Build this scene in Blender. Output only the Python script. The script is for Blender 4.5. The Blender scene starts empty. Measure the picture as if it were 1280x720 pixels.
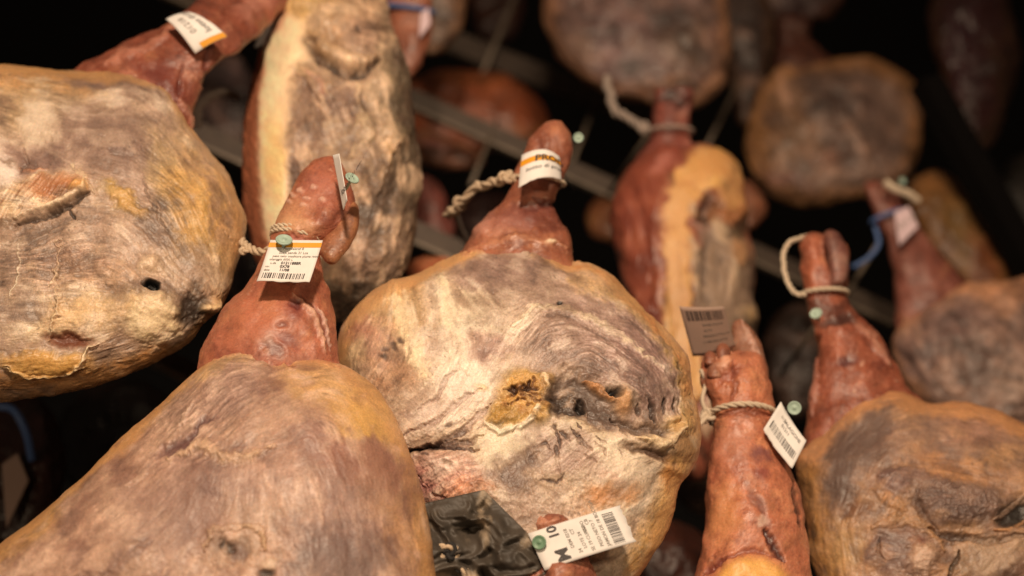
import bpy, math, random
import numpy as np
from mathutils import Vector

# ------------------------------------------------------------------ basics
SC = bpy.context.scene
COL = SC.collection
FPX = 50.0 / 36.0 * 1280.0           # focal length in design units
PITCH = math.radians(27)
CAM = np.array([0.0, 0.0, 1.5])
RIGHT = np.array([1.0, 0, 0])
UP = np.array([0, -math.sin(PITCH), math.cos(PITCH)])
FWD = np.array([0, math.cos(PITCH), math.sin(PITCH)])
f32 = np.float32


def on_plane(px, py, Y):
    """point of the vertical plane at distance Y (each ham hangs in such a plane)"""
    px = np.asarray(px, dtype=np.float64); py = np.asarray(py, dtype=np.float64)
    xn = (px - 640) / FPX; yn = (360 - py) / FPX
    d = Y / (math.cos(PITCH) - yn * math.sin(PITCH))
    return CAM + d[..., None] * (FWD + xn[..., None] * RIGHT + yn[..., None] * UP)


def pt(px, py, Y, t=0.0):
    p = on_plane(np.array(float(px)), np.array(float(py)), Y)
    n = CAM - p; n /= np.linalg.norm(n)
    return p + n * t


def camframe(x, y, d):
    return Vector(CAM + x * RIGHT + y * UP + d * FWD)


# ------------------------------------------------------------------ noise
_rs = np.random.RandomState(7)
_perm = _rs.permutation(256).astype(np.int32)
_perm = np.concatenate([_perm, _perm, _perm])
_g3 = np.array([[1,1,0],[-1,1,0],[1,-1,0],[-1,-1,0],[1,0,1],[-1,0,1],[1,0,-1],[-1,0,-1],
                [0,1,1],[0,-1,1],[0,1,-1],[0,-1,-1],[1,1,0],[-1,1,0],[0,-1,1],[0,-1,-1]], dtype=f32)


def perlin(x, y, z):
    x = x.astype(f32); y = y.astype(f32); z = z.astype(f32)
    xi = np.floor(x); yi = np.floor(y); zi = np.floor(z)
    xf = x - xi; yf = y - yi; zf = z - zi
    X = xi.astype(np.int32) & 255; Y = yi.astype(np.int32) & 255; Z = zi.astype(np.int32) & 255
    u = xf*xf*xf*(xf*(xf*6-15)+10); v = yf*yf*yf*(yf*(yf*6-15)+10); w = zf*zf*zf*(zf*(zf*6-15)+10)
    def corner(a, b, c):
        h = _perm[_perm[_perm[X+a]+Y+b]+Z+c] & 15
        g = _g3[h]
        return g[..., 0]*(xf-a) + g[..., 1]*(yf-b) + g[..., 2]*(zf-c)
    def mix(a, b, k): return a + k*(b-a)
    x00 = mix(corner(0,0,0), corner(1,0,0), u); x10 = mix(corner(0,1,0), corner(1,1,0), u)
    x01 = mix(corner(0,0,1), corner(1,0,1), u); x11 = mix(corner(0,1,1), corner(1,1,1), u)
    return mix(mix(x00, x10, v), mix(x01, x11, v), w)


def sstep(a, b, x):
    t = np.clip((x-a)/(b-a), 0, 1)
    return t*t*(3-2*t)


TINT = np.array([1.0, 0.80, 0.60])     # colour of the shop lamps; real colour = seen colour / lamp colour


def lin(c):
    c = np.clip(np.asarray(c, dtype=np.float64)/255.0, 0, 1)
    return np.where(c <= 0.04045, c/12.92, ((c+0.055)/1.055)**2.4)


def alb(c, gain=0.92):
    return np.clip(lin(c)/TINT*gain, 0.002, 0.92)


# ------------------------------------------------------------------ object helpers
def thing(name, label, cat, loc, group=None):
    o = bpy.data.objects.new(name, None); COL.objects.link(o)
    o.location = Vector(loc); o.empty_display_size = 0.05
    o['label'] = label; o['category'] = cat
    if group: o['group'] = group
    return o


def mesh_obj(name, verts, faces, mat, parent=None, origin=(0, 0, 0), smooth=True, label=None, mats=None, midx=None):
    me = bpy.data.meshes.new(name)
    v = np.asarray(verts, dtype=np.float64) - np.asarray(origin, dtype=np.float64)
    me.from_pydata(v.tolist(), [], faces)
    if smooth: me.polygons.foreach_set('use_smooth', [True]*len(me.polygons))
    for m in (mats or [mat]): me.materials.append(m)
    if midx is not None: me.polygons.foreach_set('material_index', midx)
    me.update()
    o = bpy.data.objects.new(name, me); COL.objects.link(o)
    if parent is not None: o.parent = parent
    else: o.location = Vector(origin)
    if label: o['label'] = label
    return o


def tag(o, label, cat, group=None, kind=None):
    o['label'] = label; o['category'] = cat
    if group: o['group'] = group
    if kind: o['kind'] = kind
    return o


# ------------------------------------------------------------------ materials
def new_mat(name):
    m = bpy.data.materials.new(name); m.use_nodes = True
    nt = m.node_tree; b = nt.nodes['Principled BSDF']
    return m, nt, b


def meat_material(name, spec=0.5, coat=0.0, grain=700.0, bump=0.35, vary=0.22, sss=0.06):
    m, nt, b = new_mat(name)
    N = nt.nodes; L = nt.links
    at = N.new('ShaderNodeAttribute'); at.attribute_name = 'col'
    tc = N.new('ShaderNodeTexCoord')
    n1 = N.new('ShaderNodeTexNoise'); n1.inputs['Scale'].default_value = grain
    n1.inputs['Detail'].default_value = 4; n1.inputs['Roughness'].default_value = 0.65
    L.new(tc.outputs['Object'], n1.inputs['Vector'])
    mr = N.new('ShaderNodeMapRange'); mr.inputs['From Min'].default_value = 0.3; mr.inputs['From Max'].default_value = 0.7
    mr.inputs['To Min'].default_value = 1-vary; mr.inputs['To Max'].default_value = 1+vary
    L.new(n1.outputs['Fac'], mr.inputs['Value'])
    mx = N.new('ShaderNodeVectorMath'); mx.operation = 'SCALE'
    L.new(at.outputs['Color'], mx.inputs[0]); L.new(mr.outputs['Result'], mx.inputs['Scale'])
    L.new(mx.outputs['Vector'], b.inputs['Base Color'])
    L.new(at.outputs['Alpha'], b.inputs['Roughness'])
    n2 = N.new('ShaderNodeTexNoise'); n2.inputs['Scale'].default_value = grain*0.55
    n2.inputs['Detail'].default_value = 5; n2.inputs['Roughness'].default_value = 0.6
    L.new(tc.outputs['Object'], n2.inputs['Vector'])
    bp = N.new('ShaderNodeBump'); bp.inputs['Strength'].default_value = bump; bp.inputs['Distance'].default_value = 0.0012
    L.new(n2.outputs['Fac'], bp.inputs['Height']); L.new(bp.outputs['Normal'], b.inputs['Normal'])
    b.inputs['Specular IOR Level'].default_value = spec
    b.inputs['Coat Weight'].default_value = coat; b.inputs['Coat Roughness'].default_value = 0.3
    b.inputs['Subsurface Weight'].default_value = sss
    b.inputs['Subsurface Radius'].default_value = (1.0, 0.35, 0.15)
    b.inputs['Subsurface Scale'].default_value = 0.006
    return m


def plain(name, rgb, rough=0.6, metal=0.0, spec=0.5, noise=0.0, nscale=300.0, bump=0.0, gain=0.92, trans=0.0):
    m, nt, b = new_mat(name)
    c = alb(rgb, gain)
    b.inputs['Base Color'].default_value = (*c, 1)
    b.inputs['Roughness'].default_value = rough; b.inputs['Metallic'].default_value = metal
    b.inputs['Specular IOR Level'].default_value = spec
    if trans: b.inputs['Transmission Weight'].default_value = trans
    if noise or bump:
        N = nt.nodes; L = nt.links
        tc = N.new('ShaderNodeTexCoord'); n = N.new('ShaderNodeTexNoise')
        n.inputs['Scale'].default_value = nscale; n.inputs['Detail'].default_value = 5
        L.new(tc.outputs['Object'], n.inputs['Vector'])
        cr = N.new('ShaderNodeValToRGB')
        cr.color_ramp.elements[0].position = 0.3; cr.color_ramp.elements[1].position = 0.7
        cr.color_ramp.elements[0].color = (*np.clip(c*(1-noise), 0, 1), 1)
        cr.color_ramp.elements[1].color = (*np.clip(c*(1+noise), 0, 1), 1)
        L.new(n.outputs['Fac'], cr.inputs['Fac']); L.new(cr.outputs['Color'], b.inputs['Base Color'])
        if bump:
            bp = N.new('ShaderNodeBump'); bp.inputs['Strength'].default_value = bump; bp.inputs['Distance'].default_value = 0.001
            L.new(n.outputs['Fac'], bp.inputs['Height']); L.new(bp.outputs['Normal'], b.inputs['Normal'])
    return m


M_MEAT = meat_material('cured_meat', spec=0.55, coat=0.16, bump=0.5, vary=0.2, sss=0.08)
M_SKIN = meat_material('ham_skin', spec=0.55, coat=0.10, grain=650, bump=0.45, vary=0.16, sss=0.12)
M_PAPER = plain('tag_paper', (240, 214, 186), 0.65, noise=0.05, nscale=90, gain=1.0)
M_PAPER_PINK = plain('pink_tag_paper', (225, 180, 165), 0.65, gain=0.95)
M_PAPER_BROWN = plain('shaded_tag_paper', (176, 134, 106), 0.7)  # tag paper darkened to brown: the tags' shade is put into the colour
M_INK = plain('black_ink', (58, 46, 40), 0.6)
M_INK_GREY = plain('grey_ink', (128, 108, 88), 0.6)
M_ORANGE = plain('orange_print', (240, 150, 20), 0.6)
M_PIN = plain('pale_green_plastic', (176, 182, 148), 0.5, noise=.10, nscale=250)
M_PIN_DARK = plain('green_plastic', (118, 140, 100), 0.4, noise=0.08, nscale=200)
M_ROPE = plain('natural_rope', (214, 172, 128), 0.85, noise=0.25, nscale=900, bump=0.5)
M_ROPE_GREY = plain('grey_rope', (165, 135, 110), 0.85, noise=0.25, nscale=900, bump=0.5)
M_STRING = plain('cream_string', (222, 184, 142), 0.75, noise=0.15, nscale=700, bump=0.3)
M_BLUE = plain('blue_plastic_cord', (84, 102, 134), 0.5)
M_STEEL = plain('rack_steel', (124, 100, 76), 0.45, metal=0.3, noise=0.2, nscale=60, bump=0.05)
M_DARKSTEEL = plain('dark_rack_steel', (74, 55, 40), 0.5, metal=0.3, noise=0.2, nscale=60)
M_BEAM = plain('black_beam', (16, 11, 8), 0.9, spec=0.1)
M_WALL = plain('dark_wall', (14, 10, 8), 0.95)
M_BLACKROPE = plain('black_fleck_yarn', (45, 38, 32), 0.85, noise=0.3, nscale=900, bump=0.4)


# ------------------------------------------------------------------ sculpted surface
def catmull(P, n):
    P = np.asarray(P, dtype=np.float64); m = len(P)
    Q = np.vstack([2*P[0]-P[1], P, 2*P[-1]-P[-2]])
    s = np.linspace(0, m-1-1e-9, n); i = s.astype(int); t = (s-i)[:, None]
    a, b, c, d = Q[i], Q[i+1], Q[i+2], Q[i+3]
    return 0.5*((2*b)+(-a+c)*t+(2*a-5*b+4*c-d)*t**2+(-a+3*b-3*c+d)*t**3)


def closed_outline(P, n):
    P = np.asarray(P, dtype=np.float64); m = len(P)
    s = np.linspace(0, m, n*4, endpoint=False); i = s.astype(int); t = (s-i)[:, None]
    a, b, c, d = P[(i-1) % m], P[i % m], P[(i+1) % m], P[(i+2) % m]
    Q = 0.5*((2*b)+(-a+c)*t+(2*a-5*b+4*c-d)*t**2+(-a+3*b-3*c+d)*t**3)
    seg = np.linalg.norm(np.roll(Q, -1, 0)-Q, axis=1); L = np.concatenate([[0], np.cumsum(seg)])
    u = np.linspace(0, L[-1], n, endpoint=False)
    Q2 = np.vstack([Q, Q[:1]])
    return np.stack([np.interp(u, L, Q2[:, k]) for k in (0, 1)], 1)


class Surf:
    """a grid of surface points in the ham's own flat design (x, y in design units, t = depth off the hanging plane in m)"""
    def __init__(s, x, y, t, Y, seed=0):
        s.gx, s.gy, s.gt = x, y, t
        s.nu, s.nv = x.shape
        s.Y = Y; s.seed = seed
        base = on_plane(x, y, Y)
        c = base.reshape(-1, 3).mean(0)
        n = CAM - c; dist = np.linalg.norm(n); n /= dist
        s.origin = c; s.dist = dist; s.m = dist/FPX     # metres per design unit
        s.P = base + n*t[..., None]
        cx, cy = x.mean(), y.mean()
        k = 1 + t/dist
        s.x = (cx+(x-cx)*k).astype(f32); s.y = (cy+(y-cy)*k).astype(f32)
        s.z = (t/s.m).astype(f32)
        s.h = np.zeros_like(s.x); s.c = np.zeros(s.x.shape+(3,), f32); s.g = np.full(s.x.shape, 0.48, f32)
        s.w1 = s.noise(40, 3, 11)*22; s.w2 = s.noise(40, 3, 23)*22
        s.fe = s.noise(13, 3, 41, gain=.6)
        s.w3 = s.noise(9, 2, 31)*5; s.w4 = s.noise(9, 2, 37)*5

    def noise(s, scale, octv=1, seed=0, ang=None, ratio=1.0, gain=0.5, ridged=False):
        x, y, z = s.x, s.y, s.z
        if ang is not None:
            a = math.radians(ang); ca, sa = math.cos(a), math.sin(a)
            x, y = (x*ca+y*sa)/ratio, (-x*sa+y*ca)
        o = (seed*17.37+s.seed*5.71) % 97
        out = 0; amp = 1.0; f = 1.0/scale; tot = 0
        for k in range(octv):
            p = perlin(x*f+o+k*3.1, y*f+o*1.3, z*f+o*0.7)
            if ridged: p = 1-2*np.abs(p)*1.6
            out = out + amp*p; tot += amp; amp *= gain; f *= 2.03
        r = out/tot
        return r if ridged else np.clip(r*1.7, -1, 1)

    def blobmask(s, cx, cy, rx, ry, ang=0, soft=0.6, w=1.0):
        a = math.radians(ang); ca, sa = math.cos(a), math.sin(a)
        bd = max(rx, ry)*1.5+30*w+4
        out = np.zeros(s.x.shape, f32)
        q = np.nonzero((np.abs(s.x-cx) < bd) & (np.abs(s.y-cy) < bd))
        if not len(q[0]): return out
        dx = s.x[q]+s.w1[q]*w*.8+s.w3[q]*w-cx; dy = s.y[q]+s.w2[q]*w*.8+s.w4[q]*w-cy
        u = (dx*ca+dy*sa)/rx; v = (-dx*sa+dy*ca)/ry
        r = np.sqrt(u*u+v*v)+s.fe[q]*.30*min(1, w)*soft
        out[q] = 1-sstep(1-soft*1.15, 1+soft*.75, r)
        return out

    def linemask(s, pts, width, soft=0.7, w=0.4, taper=True):
        pts = np.asarray(pts, dtype=f32)
        lo = pts[:, :2].min(0)-width*1.6-30*w-4; hi = pts[:, :2].max(0)+width*1.6+30*w+4
        out = np.zeros(s.x.shape, f32)
        q = np.nonzero((s.x > lo[0]) & (s.x < hi[0]) & (s.y > lo[1]) & (s.y < hi[1]))
        if not len(q[0]): return out
        X = s.x[q]+(s.w3[q]+s.w1[q]*0.3)*w; Y = s.y[q]+(s.w4[q]+s.w2[q]*0.3)*w
        best = np.full(X.shape, 1e9, f32)
        n = len(pts)
        for i in range(n-1):
            a, b = pts[i][:2], pts[i+1][:2]
            d = b-a; L = float(d@d)+1e-6
            t = np.clip(((X-a[0])*d[0]+(Y-a[1])*d[1])/L, 0, 1)
            dist = np.hypot(X-(a[0]+t*d[0]), Y-(a[1]+t*d[1]))
            if taper:
                g = (i+t)/(n-1); wd = np.clip(np.sin(np.pi*np.clip(g, .03, .97)), 0, 1)**0.5
                dist = dist/np.maximum(wd, .15)
            best = np.minimum(best, dist)
        out[q] = (1-sstep(width*(1-soft), width*(1+soft*.7), best*(1.12+s.fe[q]*.35*min(1, w*1.5))))*(1 if soft <= .5 else np.clip(.86+s.fe[q]*.5, .2, 1))
        return out

    def fill(s, rgb): s.c[...] = np.array(rgb, f32)

    def mix(s, mask, rgb, k=1.0):
        q = np.nonzero(mask > 0.002)
        mm = (np.clip(mask[q], 0, 1)*k)[..., None].astype(f32)
        s.c[q] = s.c[q]*(1-mm)+np.array(rgb, f32)*mm

    def B(s, cx, cy, rx, ry, ang, rgb, k=0.8, soft=0.6, w=1.0, h=0.0, g=None):
        m = s.blobmask(cx, cy, rx, ry, ang, soft, w)
        if rgb is not None: s.mix(m, rgb, k)
        if h: s.h += m*h
        if g is not None: s.g = s.g*(1-m)+g*m
        return m

    def LN(s, pts, width, rgb=None, k=0.8, h=0.0, soft=0.7, w=0.4, g=None, taper=True):
        m = s.linemask(pts, width, soft, w, taper)
        if rgb is not None: s.mix(m, rgb, k)
        if h: s.h += m*h
        if g is not None: s.g = s.g*(1-m)+g*m
        return m

    def H(s, cx, cy, rx, ry, ang, h, soft=1.0, w=0.4):
        s.h += s.blobmask(cx, cy, rx, ry, ang, soft, w)*h

    def streak(s, cx, cy, rx, ry, ang, fang, width=4, ratio=9, dark=None, light=None, h=0.5, k=0.6, seed=0, soft=0.8):
        m = s.blobmask(cx, cy, rx, ry, ang, soft, 1.0)
        m = m*sstep(-.75, .45, s.noise(30, 2, 160+seed))*.5
        X, Y = s.x, s.y
        s.x = X+s.w1*.55+s.w3*.5; s.y = Y+s.w2*.55+s.w4*.5       # fibres wander
        n = s.noise(width, 2, 60+seed, fang, ratio)*.6+s.noise(width*2.6, 3, 63+seed, fang+6, ratio*.6)*.6
        s.x, s.y = X, Y
        if dark is not None: s.mix(m*sstep(0.05, 0.75, n), dark, k)
        if light is not None: s.mix(m*sstep(0.05, 0.75, -n), light, k)
        s.h += -n*m*h*.6

    def fibres(s, ctrl, amt=.07, h=.5, light=(236, 208, 168), dark=(120, 86, 62), k=.16, smear=.5, seed=0, spots=(), base=.25, film=(236, 208, 168), damp=(112, 80, 58)):
        """muscle fibres and smeared fat: noise drawn out along a direction field given by (x, y, angle) points"""
        x0, x1, y0, y1 = s.x.min()-4, s.x.max()+4, s.y.min()-4, s.y.max()+4
        x0, x1 = max(x0, -60), min(x1, 1340); y0, y1 = max(y0, -60), min(y1, 780)
        W = int(x1-x0)+2; Hh = int(y1-y0)+2
        gx, gy = np.meshgrid(np.linspace(x0, x1, W, dtype=f32), np.linspace(y0, y1, Hh, dtype=f32))
        vx = np.zeros_like(gx); vy = np.zeros_like(gx); gz = gx*0
        wob = perlin(gx/60, gy/60, gz+seed*3.3+.5)*1.4+perlin(gx/20, gy/20, gz+seed*3.3+9.5)*1.0
        for (cx, cy, a) in ctrl:
            a2 = math.radians(a)*2; wt = 1/((gx-cx)**2+(gy-cy)**2+300)**1.4
            vx += wt*math.cos(a2); vy += wt*math.sin(a2)
        an = np.arctan2(vy, vx)/2+wob*.32
        dx, dy = np.cos(an), np.sin(an)
        rr = np.random.RandomState(seed*7+3)
        n0 = rr.normal(0, 1, (Hh, W)).astype(f32)
        n1 = rr.normal(0, 1, (Hh, W)).astype(f32); n1 = (n1+np.roll(n1, 1, 0)+np.roll(n1, 1, 1)+np.roll(n1, (1, 1), (0, 1)))/2
        n2 = sum(perlin(gx/sc, gy/sc, gz+seed*5.1+o)*w for sc, o, w in ((30, 2.2, 1.0), (13, 4.7, .75), (6, 7.9, .6), (3, 11.3, .45)))
        res = []
        for nz, L in ((n0, 9), (n1, 18), (n2, 26)):
            acc = nz.copy()
            for sg in (1, -1):
                pi = np.arange(Hh, dtype=f32)[:, None]+gz; pj = np.arange(W, dtype=f32)[None]+gz; ldx, ldy = dx*sg, dy*sg
                for _ in range(L//2):
                    pj = pj+ldx; pi = pi+ldy
                    ii = np.clip(pi+.5, 0, Hh-1).astype(np.int32); jj = np.clip(pj+.5, 0, W-1).astype(np.int32)
                    acc += nz[ii, jj]; fx = dx[ii, jj]; fy = dy[ii, jj]; d = np.sign(fx*ldx+fy*ldy); d[d == 0] = 1; ldx, ldy = fx*d, fy*d
            res.append(acc/acc.std())
        u = np.clip(s.x-x0, 0, W-1.01); v = np.clip(s.y-y0, 0, Hh-1.01)
        iu = u.astype(int); iv = v.astype(int); fu = u-iu; fv = v-iv
        def samp(t): return (t[iv, iu]*(1-fu)+t[iv, iu+1]*fu)*(1-fv)+(t[iv+1, iu]*(1-fu)+t[iv+1, iu+1]*fu)*fv
        side = sstep(-6, 10, s.z)
        fine = np.clip(samp(res[0]*.6+res[1]*.8), -2.2, 2.2); sm = np.clip(samp(res[2]), -2.4, 2.4)*side
        brk = base+.5*sstep(.0, .7, s.noise(42, 3, 170+seed))
        for sp in spots: brk = np.maximum(brk, s.blobmask(*sp[:4], sp[4] if len(sp) > 4 else 0, .9)*1.1)
        fine = fine*brk*side
        # smeared fat film over damp brown meat
        s.mix(sstep(.35, 2.0, sm), film, smear); s.mix(sstep(.35, 2.0, -sm), damp, smear*.8)
        s.h += sm*.45*h
        s.c = s.c*(1+fine*amt)[..., None]
        s.mix(sstep(.5, 1.9, fine), light, k); s.mix(sstep(.5, 1.9, -fine), dark, k)
        s.h += fine*h*.32

    def mould(s, pal, k=1.0, seed=0, mask=None):
        """mottled bloom of mould: colours taken by a warped noise"""
        n = s.noise(55, 4, 3+seed, gain=0.6); n2 = s.noise(24, 4, 5+seed, gain=0.65)
        v = np.clip((n*0.6+n2*0.6)*0.5+0.5, 0, 1)*(len(pal)-1)
        i = np.clip(v.astype(int), 0, len(pal)-2); t = (v-i)[..., None]; t = t*t*(3-2*t)
        P = np.array(pal, f32); c = P[i]*(1-t)+P[i+1]*t
        mm = k if mask is None else (mask*k)[..., None]
        s.c = s.c*(1-mm)+c*mm

    def rimfat(s, rgb, start=.90, k=.75, wob=.06, patch=.6, rgb2=None):
        """waxy fat and rind left smooth round the edge of the cut face"""
        e = start+s.noise(60, 2, 201)*wob+s.noise(18, 2, 203)*wob*.3
        m = np.where(s.front, sstep(-.02, .05, s.rho-e), 1.0)
        m = m*(1-patch*sstep(0, .6, s.noise(70, 2, 205)))
        s.mix(m, rgb, k); s.g = s.g*(1-m*.6)+.40*m*.6
        if rgb2: s.mix(m*sstep(0, .6, s.noise(28, 3, 207)), rgb2, .5)

    def grain(s, amt=9, hamt=0.35, crease=0.0, seed=0, dirt=(90, 68, 50), dirtk=0.0):
        a = s.noise(7, 3, 71+seed, gain=0.7); b = s.noise(2.6, 2, 73+seed)
        cc = s.noise(22, 4, 75+seed, gain=.62); d = s.noise(70, 2, 76+seed)
        s.c = s.c*(1+(a*amt+b*amt*0.7+cc*amt*1.7+d*amt*.8)[..., None]/100.0)
        # cloudy cream bloom and darker damp flecks at middle scale
        e = s.noise(16, 4, 77+seed, gain=.7)
        s.mix(sstep(.25, .9, e)*sstep(-.4, .6, s.noise(80, 2, 78+seed)), (232, 200, 156), .22)
        s.mix(sstep(.25, .9, -e)*sstep(-.4, .6, -s.noise(80, 2, 78+seed)), (112, 84, 66), .22)
        s.h += (a*hamt+b*hamt*0.25)*.6
        if crease:
            r = s.noise(30, 3, 79+seed, ridged=True, gain=.5)
            m = sstep(0.70, 0.98, r)*sstep(-.1, .6, s.noise(70, 2, 84+seed))
            s.h -= m*crease*.7
            if dirtk: s.mix(m*sstep(-.3, .5, s.noise(60, 2, 83+seed)), dirt, dirtk)
        if dirtk:
            sp = sstep(0.45, 0.8, s.noise(5, 2, 89+seed))*sstep(0.0, 0.6, s.noise(38, 2, 91+seed))
            s.mix(sp, dirt, dirtk)

    def build(s, name, mat, parent=None, origin=None, gain=0.92, label=None):
        P = s.P
        du = np.gradient(P, axis=0)
        dv = (np.roll(P, -1, 1)-np.roll(P, 1, 1))*0.5
        n = np.cross(du, dv); l = np.linalg.norm(n, axis=2, keepdims=True)
        n = n/np.maximum(l, 1e-12)
        # orient outward
        c = P.reshape(-1, 3).mean(0)
        if ((P-c)*n).sum() < 0: n = -n
        flip = False
        P2 = P+n*(s.h*s.m)[..., None]
        nu, nv = s.nu, s.nv
        org = s.origin if origin is None else np.array(origin)
        V = (P2-org).reshape(-1, 3).astype(f32)
        I = np.arange(nu*nv).reshape(nu, nv)
        a = I[:-1, :]; b = np.roll(a, -1, 1); d = I[1:, :]; cc = np.roll(d, -1, 1)
        q = np.stack([a, b, cc, d], -1).reshape(-1, 4)
        # winding test
        A = P2.reshape(-1, 3)
        fn = np.cross(A[q[:, 1]]-A[q[:, 0]], A[q[:, 2]]-A[q[:, 0]])
        if (fn*((A[q[:, 0]]-c))).sum() < 0: q = q[:, ::-1]; flip = True
        me = bpy.data.meshes.new(name)
        cap0 = I[0, ::-1] if not flip else I[0]; cap1 = I[-1] if not flip else I[-1, ::-1]
        nf = len(q); loops = np.concatenate([q.ravel(), cap0, cap1]).astype(np.int32)
        me.vertices.add(len(V)); me.vertices.foreach_set('co', V.ravel())
        me.loops.add(len(loops)); me.loops.foreach_set('vertex_index', loops)
        me.polygons.add(nf+2)
        st = np.concatenate([np.arange(nf)*4, [nf*4, nf*4+len(cap0)]]).astype(np.int32)
        me.polygons.foreach_set('loop_start', st)
        me.polygons.foreach_set('use_smooth', np.ones(nf+2, bool))
        me.update(calc_edges=True); me.validate()
        cR = s.c[..., 0]; sat = (cR-s.c[..., 2])/np.maximum(cR, 1)
        k = np.clip((.42-sat)/.2, 0, 1)*np.clip((215-cR)/60, 0, 1)
        s.c = s.c*np.stack([1+.10*k, 1+0*k, 1-.10*k], -1)
        lum = s.c.mean(-1, keepdims=True); s.c = lum+(s.c-lum)*1.10
        s.c = s.c*np.clip((lum/150.0), .35, 1.5)**.22*np.array([1.0, .975, 1.0], f32)
        gm = (s.c[..., 0]+s.c[..., 2])*.5*.965; ws = np.clip((.52-(s.c[..., 0]-s.c[..., 2])/np.maximum(s.c[..., 0], 1))/.15, 0, 1)
        s.c[..., 1] = np.maximum(s.c[..., 1], s.c[..., 1]*(1-.45*ws)+gm*.45*ws)
        colr = alb(np.clip(s.c, 0, 255), gain)
        rgba = np.concatenate([colr, np.clip(s.g, .15, 1)[..., None]], -1).reshape(-1, 4).astype(f32)
        ca = me.color_attributes.new('col', 'FLOAT_COLOR', 'POINT')
        ca.data.foreach_set('color', rgba.ravel())
        me.materials.append(mat)
        o = bpy.data.objects.new(name, me); COL.objects.link(o)
        if parent is not None:
            o.parent = parent
        else: o.location = Vector(org)
        if label: o['label'] = label
        return o


def dome(outline, Y, T=0.07, Tb=0.06, rings=160, seg=500, n=2.6, m=2.0, centre=None, tilt=(0, 0), seed=0, detail=1.0, off=0.0):
    """rounded ham body from its outline: front bulge T, back bulge Tb"""
    rings = int(rings*detail); seg = int(seg*detail)
    Q = closed_outline(outline, seg)
    c = np.array(centre if centre else Q.mean(0))
    R = np.linalg.norm(Q-c, axis=1).mean()*0.00065
    def prof(T, cnt):
        r = np.sin(np.linspace(0, np.pi/2, 4000)); t = T*np.power(np.clip(1-r**n, 0, 1), 1/m)
        L = np.concatenate([[0], np.cumsum(np.hypot(np.diff(r)*R, np.diff(t)))])
        u = np.linspace(0, L[-1], cnt)
        return np.interp(u, L, r), np.interp(u, L, t)
    r1, t1 = prof(T, rings); r2, t2 = prof(Tb, max(12, rings//5))
    r = np.concatenate([r1, r2[::-1][1:]]); t = np.concatenate([t1, -t2[::-1][1:]])
    r = np.maximum(r, 0.004)
    x = c[0]+r[:, None]*(Q[:, 0]-c[0])[None]; y = c[1]+r[:, None]*(Q[:, 1]-c[1])[None]
    t = np.repeat(t[:, None], seg, 1)+off
    t = t+((x-c[0])*tilt[0]+(y-c[1])*tilt[1])*0.00065
    S = Surf(x, y, t, Y, seed); S.rho = np.repeat(r[:, None], seg, 1).astype(f32); S.front = (np.arange(len(r)) < len(r1))[:, None]
    return S


def limb(st, Y, n=160, seg=140, round0=10, round1=0, seed=0, thick=0.85, off=0.0):
    """tapered limb: stations (left x, left y, right x, right y [, thickness ratio [, depth offset m]])"""
    S = np.array([list(a)+[thick, off][len(a)-4:] if len(a) < 6 else list(a) for a in st], dtype=np.float64)
    C = catmull(S, n)
    L = C[:, :2]; Rr = C[:, 2:4]; ctr = (L+Rr)/2; half = (Rr-L)/2
    k = np.ones(n)
    if round0:
        i = np.arange(round0); u = 1-i/round0; k[:round0] = np.sqrt(np.clip(1-u**2, 0.0006, 1))
    if round1:
        i = np.arange(round1); u = 1-i/round1; k[-round1:] = np.sqrt(np.clip(1-u**2, 0.0006, 1))[::-1]
    al = np.linspace(0, 2*np.pi, seg, endpoint=False)
    ca, sa = np.cos(al), np.sin(al)
    hw = np.linalg.norm(half, axis=1)
    x = ctr[:, :1]+(half[:, :1]*k[:, None])*ca; y = ctr[:, 1:2]+(half[:, 1:2]*k[:, None])*ca
    d = Y/math.cos(PITCH)/FPX
    t = (hw*k*C[:, 4])[:, None]*sa*d+C[:, 5:6]
    return Surf(x, y, t, Y, seed)


# ------------------------------------------------------------------ tubes and ropes
def tube_geo(path, rad, seg=10, phase=None):
    P = np.asarray(path, dtype=np.float64); n = len(P)
    T = np.gradient(P, axis=0); T /= np.maximum(np.linalg.norm(T, axis=1, keepdims=True), 1e-9)
    up = np.array([0.1, 1, 0.2]); N = np.zeros_like(P)
    v = up-T[0]*(up@T[0]); v /= np.linalg.norm(v)
    for i in range(n):
        v = v-T[i]*(v@T[i]); v /= max(np.linalg.norm(v), 1e-9); N[i] = v
    B = np.cross(T, N)
    rad = np.broadcast_to(np.asarray(rad, dtype=float), (n,))
    al = np.linspace(0, 2*np.pi, seg, endpoint=False)
    V = P[:, None]+rad[:, None, None]*(np.cos(al)[None, :, None]*N[:, None]+np.sin(al)[None, :, None]*B[:, None])
    F = []
    for i in range(n-1):
        for j in range(seg):
            k = (j+1) % seg
            F.append((i*seg+j, i*seg+k, (i+1)*seg+k, (i+1)*seg+j))
    F.append(tuple(range(seg))[::-1]); F.append(tuple((n-1)*seg+j for j in range(seg)))
    return V.reshape(-1, 3), F, P, N, B


def merge(parts):
    V = []; F = []; M = []; o = 0
    for p in parts:
        v, f = p[0], p[1]; mi = p[2] if len(p) > 2 else 0
        V.append(np.asarray(v)); F += [tuple(i+o for i in q) for q in f]; M += [mi]*len(f); o += len(v)
    return np.vstack(V), F, M


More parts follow.
